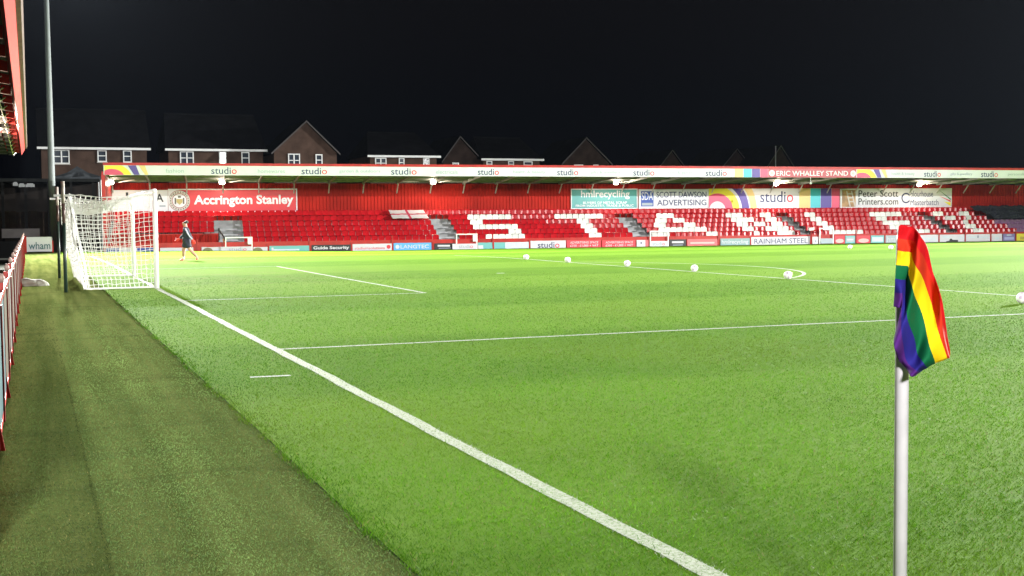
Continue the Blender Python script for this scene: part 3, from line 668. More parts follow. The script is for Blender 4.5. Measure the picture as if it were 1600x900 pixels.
rect(t, w, h, 0.015, 0.135, 0.06, 0.93, mat('photo_brown', (0.30, 0.17, 0.07), 0.5, 0.5, 2.0))
b = MB(); x0 = -w+2*w*0.05; 
for dx_ in (0, 0.42): b.prism([(x0+dx_, -0.009, h*0.88), (x0+dx_+0.10, -0.009, h*0.88), (x0+dx_+0.42, -0.009, h*0.08), (x0+dx_+0.30, -0.009, h*0.08)], (0, -0.003, 0))
for q in (0.3, 0.5, 0.7): b.box((x0+0.32*(1-q), -0.0135, h*q), (x0+0.32*(1-q)+0.48, -0.0125, h*q+0.09))
b.build('printed_ladder', CG, t)
ptx(t, w, h, 'Peter Scott', 0.16, 0.515, 0.56, 0.92, BLACK, 0.008); ptx(t, w, h, 'Printers.com', 0.16, 0.515, 0.16, 0.50, BLACK, 0.008)
disc(t, -w+2*w*0.585, h*0.5, 0.42, NAVY, -0.005, r0=0.30); rect(t, w, h, 0.615, 0.632, 0.36, 0.64, WHITE, -0.009)
ptx(t, w, h, 'olourhouse', 0.625, 0.83, 0.56, 0.88, NAVY, 0.004); ptx(t, w, h, 'Masterbatch', 0.625, 0.88, 0.12, 0.42, NAVY, 0.0)
for v0, v1, v2, m in ((0.93, 0.86, 0.46, mat('print_green', (0.04, 0.16, 0.06))), (0.62, 0.55, 0.36, REDT), (0.30, 0.06, 0.26, YEL)):
    b = MB(); b.prism([(-w+2*w*(0.88 if m is not YEL else 0.93), -0.004, h*v0), (-w+2*w*0.992, -0.004, h*v2), (-w+2*w*0.992, -0.004, h*(v2-0.09 if m is not YEL else 0.06))], (0, -0.003, 0)); b.build('printed_flash', m, t)

# ------------------------------------------------------------------ advertising boards along the front of the stand
PALE = mat('board_pale_blue', (0.50, 0.60, 0.66), 0.5, 0.08); PINKB = mat('board_pink', (0.62, 0.12, 0.13), 0.5); GREYB = mat('board_grey', (0.33, 0.40, 0.44), 0.5)
ADTEAL = mat('board_teal', (0.13, 0.40, 0.40), 0.5); OVAL = mat('board_olive', (0.17, 0.16, 0.09), 0.5); LILAC = mat('board_lilac', (0.18, 0.15, 0.34), 0.5)
def hoard(label, p0, p1, yt, yb, m): return board('advertising_board', label, 'advertising board', p0, p1, yt, yb+1.0, 0.0, m, None, 0.03, 0.06, 'boards along the stand front')
hb = lambda px: float(np.interp(px, [100, 250, 450, 560, 800, 1000, 1200, 1400, 1620], [395, 393.8, 393, 391.2, 388.2, 385.8, 382.4, 379.4, 376.8]))
t, w, h = hoard('white board with a blue patch seen through the goal net', 165, 247, 387, hb(200), WHITE); rect(t, w, h, 0.0, 0.25, 0.1, 0.9, mat('deep_blue', (0.02, 0.05, 0.30)), -0.004); rect(t, w, h, 0.60, 0.92, 0.1, 0.9, mat('deep_blue', (0.5,0.5,0.5)), -0.004)
t, w, h = hoard('pale blue and white board behind the walking goalkeeper', 250, 302, 387, hb(275), WHITE); rect(t, w, h, 0.05, 0.8, 0.12, 0.5, PALE)
def oval(t, w, h, u, r):
    b = MB(); cx = -w+2*w*u; b.face([(cx+r*math.cos(PI*k/14), -0.004, 0.04+h*0.8*math.sin(PI*k/14)) for k in range(15)]); b.build('printed_oval', OVAL, t)
t, w, h = hoard('white board with olive half oval left of first gate', 315, 350, 386, hb(332), WHITE); oval(t, w, h, 0.27, 0.32); rect(t, w, h, 0.55, 0.92, 0.3, 0.55, PALE)
t, w, h = hoard('white board with olive half oval right of first gate', 396, 418, 386, hb(406), WHITE); oval(t, w, h, 0.3, 0.32)
t, w, h = hoard('plain teal board left of the black Guide Security board', 421, 483, 384, hb(452), ADTEAL)
rect(t, w, h, 0.05, 0.75, 0.25, 0.5, PALE); rect(t, w, h, 0.05, 0.1, 0.25, 0.75, WHITE, -0.006)
t, w, h = hoard('black Guide Security board', 487, 548, 382.5, hb(517), BLACK); ptx(t, w, h, 'Guide Security', 0.04, 0.96, 0.2, 0.82, WHITE, 0.03)
t, w, h = hoard('white stadiumsolutions board with red mark', 551, 612, 381, hb(581), WHITE); ptx(t, w, h, 'stadiumsolutions', 0.05, 0.82, 0.22, 0.58, REDT, 0.004); disc(t, -w+2*w*0.92, h*0.55, 0.13, REDT, -0.005)
t, w, h = hoard('sky blue LANGTEC board', 615, 674, 379.5, hb(645), BLUE); ptx(t, w, h, 'LANGTEC', 0.18, 0.93, 0.25, 0.75, WHITE, 0.012); disc(t, -w+2*w*0.1, h*0.5, 0.13, WHITE, -0.005)
t, w, h = hoard('small black board right of the blue LANGTEC board', 679, 711, 380, hb(695), BLACK); rect(t, w, h, 0.15, 0.75, 0.5, 0.75, WHITE); rect(t, w, h, 0.2, 0.8, 0.22, 0.32, GREYT)
t, w, h = hoard('turquoise board with white NLTG end beneath the letter S', 747, 826, 378.5, hb(787), ADTEAL); rect(t, w, h, 0.53, 1.0, 0.0, 1.0, PALE); ptx(t, w, h, 'NLTG', 0.60, 0.96, 0.25, 0.78, WHITE, 0.015, None, -0.009); rect(t, w, h, 0.0, 0.1, 0.1, 0.6, WHITE); rect(t, w, h, 0.285, 0.315, 0, 1.0, REDP, -0.008)
t, w, h = hoard('white studio board left of two red boards', 829, 884, 376, hb(857), WHITE); ptx(t, w, h, 'studio', 0.2, 0.82, 0.1, 0.85, NAVY, 0.006, REDT)
for lab, a, c_ in (('left one of two red ADVERTISING SPACE boards', 885.5, 939, ), ('right one of two red ADVERTISING SPACE boards', 941, 993)):
    t, w, h = hoard(lab, a, c_, 375.2, hb(a+25), REDT); ptx(t, w, h, 'ADVERTISING SPACE', 0.1, 0.92, 0.58, 0.86, WHITE, 0.008); ptx(t, w, h, '£350 - £1,000 + VAT', 0.1, 0.92, 0.16, 0.46, WHITE, 0.008)
t, w, h = hoard('small white board left of the gate below the letter A', 995, 1014, 375, hb(1005), WHITE); rect(t, w, h, 0.3, 0.42, 0.5, 0.72, NAVY); rect(t, w, h, 0.7, 1.0, 0, 1, PINKB)
t, w, h = hoard('small black board right of the gate below the letter A', 1046, 1072, 374, hb(1060), BLACK); rect(t, w, h, 0.15, 0.85, 0.5, 0.75, WHITE); rect(t, w, h, 0.2, 0.8, 0.2, 0.3, GREYT)
t, w, h = hoard('faded pink-red board left of hml recycling board', 1074, 1121, 373.5, hb(1097), PINKB); rect(t, w, h, 0.1, 0.9, 0.38, 0.6, mat('print_blush', (0.70, 0.42, 0.40)))
t, w, h = hoard('grey-green hml recycling board beneath the stand front rail', 1126, 1171.5, 372.5, hb(1150), mat('board_sage', (0.20, 0.33, 0.33), 0.5)); ptx(t, w, h, 'hmlrecycling', 0.04, 0.95, 0.15, 0.82, WHITE, 0.008)
t, w, h = hoard('tall white RAINHAM STEEL board', 1174, 1265.5, 370, hb(1220), WHITE); ptx(t, w, h, 'RAINHAM STEEL', 0.05, 0.96, 0.2, 0.82, NAVY, 0.0)
t, w, h = hoard('small white board right of the tall RAINHAM STEEL board', 1269.5, 1279, 370, hb(1274), WHITE); rect(t, w, h, 0.4, 0.6, 0.3, 0.6, GREYT)
for lab, a, c_, m, kind in (('red board with pink pill, left of the pair', 1304, 1320, REDT, 'pill'), ('teal board between two red pill boards', 1321, 1336, ADTEAL, 'bar'), ('red board with pink pill, right of the pair', 1339, 1360, REDT, 'pill'),
                            ('pale teal board right of both red pill boards', 1361, 1381.5, ADTEAL, 'pbar'), ('grey-blue hml board just left of the corner flag', 1384, 1426, GREYB, 'hml'), ('white board with faint blue lettering right of corner flag', 1429, 1466, WHITE, 'faint'),
                            ('white board printed with a dark vehicle', 1468.5, 1507, WHITE, 'car'), ('white board with small grey crest', 1509.5, 1547, WHITE, 'crest'), ('plain white board left of the purple board', 1549.5, 1566, WHITE, 'plain'), ('purple board beneath the dark cover', 1567.5, 1586, LILAC, 'pur'), ('yellow board at the right edge of the picture', 1588.5, 1625, YEL, 'yel')):
    yt = float(np.interp(a, [1304, 1600], [368.5, 364.8])); t, w, h = hoard(lab, a, c_, yt, hb((a+c_)/2), m)
    if kind == 'pill':
        b = MB(); b.face([(w*0.8*math.cos(2*PI*k/20), -0.004, h*0.4+h*0.25*math.sin(2*PI*k/20)) for k in range(20)]); b.build('printed_oval', mat('print_blush', (0.5,0.5,0.5)), t)
    if kind in ('bar', 'pbar'): rect(t, w, h, 0.08, 0.92, 0.25, 0.8, PALE if kind == 'pbar' else GREYB); rect(t, w, h, 0.15, 0.8, 0.45, 0.6, WHITE, -0.008)
    if kind == 'hml': ptx(t, w, h, 'hml', 0.06, 0.40, 0.2, 0.85, WHITE, 0.005); rect(t, w, h, 0.42, 0.95, 0.3, 0.55, PALE)
    if kind == 'faint':
        for k in range(7): rect(t, w, h, 0.08+0.12*k, 0.15+0.12*k, 0.32, 0.66, PALE)
    if kind == 'car':
        x = lambda u: -w+2*w*u
        b = MB(); b.prism([(x(0.26), -0.004, h*0.03), (x(0.74), -0.004, h*0.03), (x(0.74), -0.004, h*0.34), (x(0.52), -0.004, h*0.36), (x(0.48), -0.004, h*0.5), (x(0.42), -0.004, h*0.5), (x(0.38), -0.004, h*0.26), (x(0.26), -0.004, h*0.2)], (0, -0.003, 0)); b.build('printed_vehicle', BLACK, t); rect(t, w, h, 0.12, 0.4, 0.62, 0.8, PALE); rect(t, w, h, 0.78, 0.95, 0.5, 0.62, PALE)
    if kind == 'crest': rect(t, w, h, 0.46, 0.53, 0.55, 0.85, GREYT); rect(t, w, h, 0.04, 0.96, 0.08, 0.22, CG); rect(t, w, h, 0.08, 0.42, 0.55, 0.66, PALE); rect(t, w, h, 0.58, 0.92, 0.55, 0.66, PALE)
    if kind == 'plain': rect(t, w, h, 0.3, 0.7, 0.35, 0.6, PALE)
    if kind == 'pur': rect(t, w, h, 0.1, 0.9, 0.3, 0.6, mat('print_lilac', (0.34, 0.36, 0.6))); rect(t, w, h, 0.3, 0.7, 0.78, 0.9, PALE)
    if kind == 'yel': rect(t, w, h, 0.15, 0.9, 0.3, 0.65, mat('print_ochre', (0.45, 0.36, 0.05)))
# white pitch gates at the foot of the aisles
for k, (p0, p1, yt, yb) in enumerate(((351.5, 394.5, 370.5, 393.3), (712.5, 746, 365.5, 389), (1015.5, 1045, 361, 385), (1280.5, 1303, 357, 381))):
    d = -0.12; s0, z1 = S(p0, yt, d); s1, _ = S(p1, yt, d); _, z0 = S(p0, yb+0.8, d); sc = (s0+s1)/2; w = (s1-s0)/2; h = z1-z0
    t = thing('pitch_gate', 'white framed pitch gate '+['at the first aisle, behind the goalkeeper', 'beside the blue and black boards', 'below the white letter A', 'right of the RAINHAM STEEL board'][k], 'gate', sworld(sc, d, z0), SANG, 'white gates at the aisles')
    g = 0.075; b = MB(); b.box((-w, 0, 0), (-w+g, 0.06, h)); b.box((w-g, 0, 0), (w, 0.06, h)); b.box((-w+g, 0, h-g), (w-g, 0.06, h)); b.build('frame', UPVC, t)
    if k < 3:
        MB().box((-w-0.25 if k < 2 else -w+g, -0.025, 0.01), (w-g, -0.003, h*0.36)).build('panel', WHITE, t); text('studio', t, -w*0.75, w*0.55, h*0.08, h*0.31, -0.029, GREYT, 0.0, REDT)
    else: MB().box((-w+g, -0.025, 0.05), (w-g, -0.003, h*0.36)).build('panel', GREYB, t)
    if k < 2:
        b = MB(); b.box((w-0.3, 0.01, h*0.5), (w-g, 0.03, h-g)); b.build('latch_plate', UPVC, t)
# red posts of the front rail between boards
for k, px in enumerate((309, 418.8, 484.5, 549.5, 613.3, 676.5, 770, 827.5, 1122.5, 1172.8, 1337.5, 1382.5, 1427.5, 1467, 1508, 1548, 1587)):
    s, z = S(px, hb(px), 0.03); top = S(px, float(np.interp(px, [300, 770, 1600], [374, 366, 357])) if k % 2 == 0 else hb(px)-12.5, 0.03)[1]
    b = MB(); b.box((-0.04, 0.02, -0.06), (0.04, 0.085, top-z)); b.box((-0.07, 0.0, -0.06), (0.07, 0.10, 0.0))
    b.build('rail_post', REDP, st, (s, -0.02, tilt(s, z)))
# red post with white box by the fourth aisle, dark handrail by the first
s, z = S(1266.5, 381, -0.1); t = thing('barrier_post', 'red post with white box beside the RAINHAM STEEL board', 'post', sworld(s, -0.16, z), SANG)
MB().tube([(0, 0, 0), (0, 0, 0.95)], 0.05, 8).build('post', REDP, t); b = MB(); b.box((-0.17, -0.09, 0.95), (0.17, 0.09, 1.15)); b.build('box', UPVC, t)
s, z = S(350, 386, 0.5); t = thing('handrail', 'curved dark handrail at the foot of the first aisle', 'handrail', sworld(s, 0.5, ZG), SANG)
zz = z-ZG; MB().tube([(0.12, 0.0, 0), (0.12, 0.0, 0.7), (0.02, 0.3, 1.0), (-0.2, 0.9, 1.35), (-0.28, 1.3, 1.55)], 0.05, 8).build('rail', DARK, t); MB().tube([(-0.28, 1.3, 0.8), (-0.28, 1.3, 1.55)], 0.04, 8).build('post', DARK, t)
b = MB(); b.prism([(0.07, 0.10, 0.55), (0.0, 0.26, 0.95), (-0.07, 0.36, 0.85), (-0.01, 0.16, 0.45)], (0.05, 0.02, 0)); b.build('sign_plate', mat('amber_plate', (0.7, 0.3, 0.15)), t)

# England flag laid over the seats
def drape(name, corners, nu, nv, m_of, mats, wave, label, cat, lift=0.0, thick=0.012, seed=1, sag=0.16):
    """cloth over the rows: corners as (px, row) pairs, sagging between seat backs"""
    R_ = np.random.default_rng(seed); b = MB(); P = [[None]*(nv+1) for _ in range(nu+1)]
    (a0, r0), (a1, _), (b1, r1), (b0, _) = corners
    for i in range(nu+1):
        for j in range(nv+1):
            t = i/nu; q = j/nv; rr = r0+(r1-r0)*q
            ra = int(min(5, max(1, math.floor(rr)))); fr = rr-ra; da, za = ROW[ra]; db, zb = ROW[min(6, ra+1)]
            d = da+(db-da)*fr; z = za+(zb-za)*fr+0.20-sag*math.sin(PI*min(1, max(0, fr)))+lift
            px = (a0+(a1-a0)*t)*(1-q)+(b0+(b1-b0)*t)*q; s, _ = S(px, 340, d)
            z += wave*(math.sin(s*5.1+q*3)+0.6*math.sin(s*11.7+q*7)+0.8*R_.uniform(-1, 1))
            P[i][j] = (s, d-0.10, tilt(s, z))
    for i in range(nu):
        for j in range(nv):
            b.k = m_of(i/nu, j/nv); b.face([P[i][j], P[i][j+1], P[i+1][j+1], P[i+1][j]])
    o = b.build(name, mats, None, (SO[0], SO[1], 0), True); o.rotation_euler = (0, 0, SANG)
    md = o.modifiers.new('Solid', 'SOLIDIFY'); md.thickness = thick
    return tag(o, label, cat)
drape('flag_banner', ((607, 1.25), (661, 1.25), (670, 2.85), (613, 2.85)), 28, 16, lambda u, v: 1 if (0.44 < u < 0.53 or 0.42 < v < 0.56) else 0, [mat('flag_cloth_white', (0.62, 0.60, 0.64), 0.8), mat('flag_cloth_red', (0.46, 0.02, 0.07), 0.8)], 0.008, 'white flag with red cross spread over the seats', 'flag', 0.05, 0.012, 1, 0.02)
drape('seat_cover', ((1513, 0.9), (1650, 0.9), (1660, 3.55), (1556, 3.55)), 60, 24, lambda u, v: 0, [TARP], 0.035, 'dark wrinkled tarpaulin covering seats at the right end', 'tarpaulin', 0.06, 0.015, 3)

# ------------------------------------------------------------------ goal
goal = thing('goal', 'white football goal with white net at the left', 'goal', (0, 0, 0))
RP = 0.06
for y in (-3.66-RP, 3.66+RP):
    MB().tube([(-0.06, y, -0.05), (-0.06, y, 2.5)], RP, 16).build('post', GOALW, goal, smooth=True)
MB().tube([(-0.06, -3.66-2*RP, 2.5), (-0.06, 3.66+2*RP, 2.5)], RP, 16).build('crossbar', GOALW, goal, smooth=True)
XB = -2.0; YN, YF = -3.72, 3.72
def netlines(f, nu, nv, r=0.0078, seg=2):
    b = MB()
    for i in range(nu+1):
        b.tube([f(i/nu, k/(nv*1.0)) for k in range(nv+1)], r, 3, False)
    for j in range(nv+1):
        b.tube([f(k/(nu*1.0), j/nv) for k in range(nu+1)], r, 3, False)
    return b
ztop = lambda x: 2.47-0.05*(-x/2.0)
XV = lambda v: -1.78-0.34*v          # the rear of the net leans back towards the poles
rj = np.random.default_rng(11)
def jit(p, a=0.014): return (p[0]+rj.normal(0, a), p[1]+rj.normal(0, a), max(0.01, p[2]+rj.normal(0, a)))
rs = np.random.default_rng(3)
def side(yy):
    def f(u, v):
        x = -0.08+(XV(v)+0.08)*u; z = 0.02+(ztop(x)-0.10*math.sin(PI*u)-0.02)*v
        return jit((x-0.08*math.sin(PI*v)*u, yy+0.09*math.sin(PI*u)*math.sin(PI*v)+0.02*math.sin(9*v+5*u), z), 0.010 if 0 < u else 0.0)
    return f
def roof(u, v):
    y = YN+(YF-YN)*v; x = -0.08+(XV(1)+0.08)*u
    return (x, y, ztop(x)-0.10*math.sin(PI*u)-0.42*math.sin(PI*v)**0.6*math.sin(PI*u*0.62))
def back(u, v):
    y = YN+(YF-YN)*u; zt = roof(1, u)[2]; z = 0.02+(zt-0.02)*v
    return jit((XV(v)-0.10*math.sin(PI*v)-0.05*math.sin(7*u*PI)*v, y, z), 0.012)
net = netlines(side(YN), 16, 20).build('side_net', NETW, goal)
netlines(side(YF), 16, 20).build('side_net', NETW, goal)
netlines(lambda u, v: jit(roof(u, v), 0.012), 16, 60, 0.011).build('roof_net', NETW, goal)
netlines(back, 60, 19, 0.010).build('back_net', NETW, goal)
XB = XV(0); b = MB(); b.tube([(XB, YN, 0.03), (XB, YF, 0.03)], 0.022, 8); 
for y in (YN, YF): b.tube([(XB, y, 0.03), (-0.06, y, 0.03)], 0.022, 8)
b.build('ground_frame', GOALW, goal)
# gathered net hanging in folds at the two rear corners
for y in (YN, YF):
    b = MB()
    for k in range(7):
        a = 2*PI*k/7; b.tube([(XV(q)+0.05*math.cos(a)+0.03*math.sin(6*q+a), y+0.05*math.sin(a), 0.02+(ztop(-2)-0.02)*q) for q in np.linspace(0, 1, 14)], 0.009, 4, False)
    b.build('gathered_net', NETW, goal)
for k, (px, py, tp) in enumerate(((103, 456, 283), (93, 434, 292))):
    P = ground(px, py); h = ony(px-3, tp, P[1])[2]
    t = thing('net_support', ['nearer dark pole with pale top holding the goal net', 'farther dark pole with pale top holding the goal net'][k], 'pole', P, 0, 'poles behind the goal')
    MB().tube([(0, 0, -0.05), (0, 0, h*0.62)], 0.045, 10).build('pole', mat('pole_green', (0.012, 0.028, 0.02), 0.4), t, smooth=True)
    MB().tube([(0, 0, h*0.62), (0, 0, h*0.80)], 0.04, 10).build('sleeve', mat('pole_brown', (0.10, 0.06, 0.05), 0.5), t, smooth=True)
    MB().tube([(0, 0, h*0.80), (0, 0, h)], 0.045, 10).build('top_section', mat('pole_pale', (0.42, 0.38, 0.34), 0.5), t, smooth=True)
    MB().box((-0.22, -0.02, h*0.86), (0.24, 0.02, h*0.88)).build('hook_arm', UPVC, t)
    yb = YN if k == 0 else YF
    MB().tube([(0.22, 0, h*0.87), (XV(1)-P[0], yb-P[1], ztop(-2))], 0.012, 6).build('tie_cord', NETW, t)
# pale rolled cover on the carpet
P = ground(52, 446); b = MB(); nu, nv = 20, 12
for i in range(nu):
    for j in range(nv):
        def q(i, j):
            u = -1+2*i/nu; a = PI*j/nv; r = math.sqrt(max(0, 1-u**4))*(1+0.06*math.sin(7*u+3*a))
            return (u*0.42, -math.cos(a)*0.20*r, max(0, math.sin(a))*0.19*r*(1-0.25*u))
        b.face([q(i, j), q(i+1, j), q(i+1, j+1), q(i, j+1)])
o = b.build('ground_bag', mat('bag_cloth', (0.34, 0.34, 0.29), 0.8, 0.15, 4, bump=0.4), None, (P[0], P[1], float(gz(P[0], P[1]))-0.01), True); tag(o, 'low pale cloth bag lying on the turf by the left boards', 'bag')

# ------------------------------------------------------------------ left perimeter barrier
XF = -3.34
k = 0; y = -29.5
ORD = 'first second third fourth fifth sixth seventh eighth ninth tenth eleventh twelfth thirteenth fourteenth fifteenth sixteenth seventeenth eighteenth nineteenth twentieth'.split()
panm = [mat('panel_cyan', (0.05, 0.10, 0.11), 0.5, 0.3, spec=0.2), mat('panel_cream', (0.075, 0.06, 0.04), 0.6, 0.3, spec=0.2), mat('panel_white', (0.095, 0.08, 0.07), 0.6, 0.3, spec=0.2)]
while y < 27:
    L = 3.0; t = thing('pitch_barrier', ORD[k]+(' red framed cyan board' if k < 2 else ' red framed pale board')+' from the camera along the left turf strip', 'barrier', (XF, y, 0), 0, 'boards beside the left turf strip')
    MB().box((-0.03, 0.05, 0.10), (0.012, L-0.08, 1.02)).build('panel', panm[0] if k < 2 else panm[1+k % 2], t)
    for yp in (0.0, 1.45): MB().box((-0.04, yp, 0.0), (0.0155+0.012*(yp > 0), yp+(0.049 if yp == 0 else 0.09), 1.14 if yp == 0 else 1.015)).build('post', mat('barrier_red', (0.20, 0.018, 0.014), 0.5, 0.4, 3.0, spec=0.2), t)
    MB().box((-0.045, 0.0, 1.02), (0.018, L-0.03, 1.07)).build('top_rail', MATS['barrier_red'], t)
    MB().box((-0.035, 0.05, 0.03), (0.014, L-0.08, 0.098)).build('bottom_rail', REDP, t)
    b = MB(); b.prism([(0.0155, 0.01, 0.0), (0.05, 0.01, 0.0), (0.0155, 0.01, 0.22)], (0, 0.03, 0)); b.build('foot_bracket', REDP, t)
    MB().tube([(0, 0.025, 1.14), (0, 0.025, 1.19), (0, 0.025, 1.23)], [0.02, 0.032, 0.012], 10).build('post_cap', mat('cap_pinkish', (0.22, 0.15, 0.13), 0.5), t, smooth=True)
    y += L; k += 1
P = ground(61, 396); o = ony(42, 393.5, P[1]); o2 = ony(81, 370, P[1]); w = (o2[0]-o[0])/2; h = o2[2]-o[2]
t = thing('advertising_board', 'white wham board facing the pitch at the end of the turf strip', 'advertising board', ((o[0]+o2[0])/2, P[1], o[2]-0.05), 0)
MB().box((-w, 0, 0.05), (w, 0.06, h+0.05)).build('panel', WHITE, t); text('wham', t, -w*0.86, w*0.86, h*0.22, h*0.72, -0.004, mat('print_teal_dark', (0.05, 0.13, 0.16)), 0.01)
b = MB(); b.box((-w-0.10, 0.0, -0.02), (-w-0.003, 0.07, h+0.12)); b.box((w+0.003, 0, -0.02), (w+0.08, 0.07, h*0.8)); b.build('post', REDP, t)

# ------------------------------------------------------------------ roof of the left stand, seen from below
lr = thing('left_stand_roof', 'red steel roof of the left stand seen from below', 'roof', (0, 0, 0))
ZL = 5.5; YL0, YL1 = -24.0, 38.0
b = MB(); b.prism([(-3.37, YL0, ZL), (-3.20, YL0, ZL+0.30), (-3.30, YL0, ZL+0.42), (-3.47, YL0, ZL+0.30)], (0, YL1-YL0, 0)); b.build('edge_beam', mat('edge_beam_red', (0.58, 0.07, 0.07), 0.4), lr)
b = MB(); b.prism([(-3.198, YL0, ZL+0.345), (-3.10, YL0, ZL+0.36), (-3.06, YL0, ZL+0.50), (-3.198, YL0, ZL+0.50)], (0, YL1-YL0, 0)); b.build('gutter', mat('gutter_brown', (0.12, 0.085, 0.07), 0.6, 0.3), lr)
yy = YL0+0.1; i = 0
while yy < YL1:
    b = MB(); b.prism([(-9.5, yy, ZL+0.9), (-3.471, yy, ZL+0.02), (-3.471, yy, ZL+0.28), (-9.5, yy, ZL+1.2)], (0, 0.16, 0)); b.build('rafter', REDP, lr)
    b = MB(); b.tube([(-3.9, yy+0.25, ZL+0.22), (-3.8, yy+1.4, ZL-0.05), (-3.66, yy+2.4, ZL+0.16)], 0.016, 6); b.build('cable', mat('cable_grey', (0.5, 0.48, 0.45)), lr)
    b = MB(); b.box((-4.5, yy+0.9, ZL+0.02), (-4.1, yy+1.5, ZL+0.34)); b.box((-4.05, yy+2.2, ZL+0.04), (-3.75, yy+2.9, ZL+0.36)); b.build('speaker', DARK, lr)
    yy += 3.0; i += 1
for x in (-4.6, -6.0, -7.6): z = ZL+0.35+(-3.47-x)*0.155; b = MB(); b.box((x, YL0, z), (x+0.09, YL1, z+0.14)); b.build('purlin', mat('purlin_dark', (0.09, 0.02, 0.02), 0.6), lr)
b = MB(); b.prism([(-9.6, YL0, ZL+1.5), (-3.25, YL0, ZL+0.51), (-3.25, YL0, ZL+0.56), (-9.6, YL0, ZL+1.55)], (0, YL1-YL0, 0)); b.build('roof_sheet', mat('left_roof_dark', (0.05, 0.05, 0.055), 0.7, 0.3), lr)
for k, yy in enumerate((13.0, 19.0)):
    t = thing('strip_light', ['nearer', 'farther'][k]+' of two glowing strip lights under the left roof', 'lamp', (-4.35, yy, ZL+0.12), 0, 'strip lights under the left roof')
    MB().box((-0.35, -0.1, 0.04), (0.35, 0.1, 0.12)).build('housing', DARK, t); MB().box((-0.33, -0.12, -0.03), (0.33, 0.12, 0.038)).build('tube', mat('strip_lens', (1, 0.9, 0.7), 0.3, emit=9, ecol=(1, 0.86, 0.6)), t)
    ld = bpy.data.lights.new('strip', 'POINT'); ld.energy = 700; ld.color = (1, 0.8, 0.6); ld.shadow_soft_size = 0.2; lo = bpy.data.objects.new('strip', ld); col.objects.link(lo); lo.parent = t; lo.location = (0, 0, -0.2)

# ------------------------------------------------------------------ far left corner: covered terrace, gazebo
YT = 56.0
o0 = ony(-40, 392, YT); o1 = ony(158, 392, YT); x0, x1 = o0[0], o1[0]
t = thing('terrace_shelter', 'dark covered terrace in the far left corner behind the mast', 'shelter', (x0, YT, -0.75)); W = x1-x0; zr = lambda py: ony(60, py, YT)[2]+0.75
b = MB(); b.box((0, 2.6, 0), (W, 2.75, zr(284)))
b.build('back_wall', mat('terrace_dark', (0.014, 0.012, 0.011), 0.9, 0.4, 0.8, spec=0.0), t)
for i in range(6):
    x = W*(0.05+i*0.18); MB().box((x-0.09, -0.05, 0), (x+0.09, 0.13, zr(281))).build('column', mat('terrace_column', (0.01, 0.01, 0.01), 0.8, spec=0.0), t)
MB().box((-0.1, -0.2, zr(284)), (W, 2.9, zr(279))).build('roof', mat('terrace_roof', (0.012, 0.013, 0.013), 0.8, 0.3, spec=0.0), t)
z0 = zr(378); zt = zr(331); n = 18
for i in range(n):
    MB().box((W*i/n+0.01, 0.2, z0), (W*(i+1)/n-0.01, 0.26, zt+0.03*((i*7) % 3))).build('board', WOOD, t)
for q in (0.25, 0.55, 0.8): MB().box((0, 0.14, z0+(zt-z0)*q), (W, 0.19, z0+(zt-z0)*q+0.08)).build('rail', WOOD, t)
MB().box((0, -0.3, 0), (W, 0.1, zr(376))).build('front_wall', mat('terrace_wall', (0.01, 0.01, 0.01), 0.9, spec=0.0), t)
a = ony(3, 372, YT-0.35); c_ = ony(62, 357, YT-0.35); o = MB().box((0, 0, 0), (c_[0]-a[0], 0.05, c_[2]-a[2])).build('sign_panel', mat('faded_sign', (0.10, 0.09, 0.09), 0.6, 0.3, 1), None, a); tag(o, 'faded grey sign low on the dark corner terrace', 'sign')
for k, (px, py, sz) in enumerate(((24, 288, 0.16), (34, 290, 0.2), (47, 290, 0.3))):
    a = ony(px, py, YT-0.3); o = MB().box((-sz, 0, -0.1), (sz, 0.12, 0.09)).box((-sz*0.7, 0.02, 0.09), (sz*0.7, 0.1, 0.16)).build('terrace_light', mat('pale_fitting', (0.20, 0.21, 0.22), 0.5), None, a); tag(o, ['small warm', 'middle white', 'widest white'][k]+' fitting on the roof edge of the corner terrace', 'light fitting', 'fittings on the corner terrace')
YG = 60.0; a = ony(84, 276, YG); c_ = ony(160, 276, YG); ap = ony(118, 258, YG); w = (c_[0]-a[0])/2
t = thing('gazebo', 'grey pyramid tent roof behind the corner terrace', 'gazebo', ((a[0]+c_[0])/2, YG+w, -0.75)); ze = a[2]+0.75; za = ap[2]+0.75
b = MB(); ring = []
for i in range(24):
    an = 2*PI*i/24; rr = w/max(abs(math.cos(an)), abs(math.sin(an)))*0.98; ring.append((rr*math.cos(an), rr*math.sin(an), ze+0.06*math.sin(i*2.1)))
mid = [(x*0.42, y_*0.42, ze+(za-ze)*0.42) for x, y_, _ in ring]
for i in range(24): j = (i+1) % 24; b.face([ring[i], ring[j], mid[j], mid[i]]); b.face([mid[i], mid[j], (0, 0, za)]); b.face([ring[j], ring[i], (ring[i][0], ring[i][1], ring[i][2]-0.22), (ring[j][0], ring[j][1], ring[j][2]-0.22)])
b.build('canopy', mat('tent_grey', (0.035, 0.04, 0.045), 0.8, 0.25, spec=0.1), t)
for sx in (-1, 1):
    for sy in (-1, 1): MB().tube([(sx*w*0.93, sy*w*0.93, 0), (sx*w*0.93, sy*w*0.93, ze)], 0.05, 8).build('leg', STEEL, t)

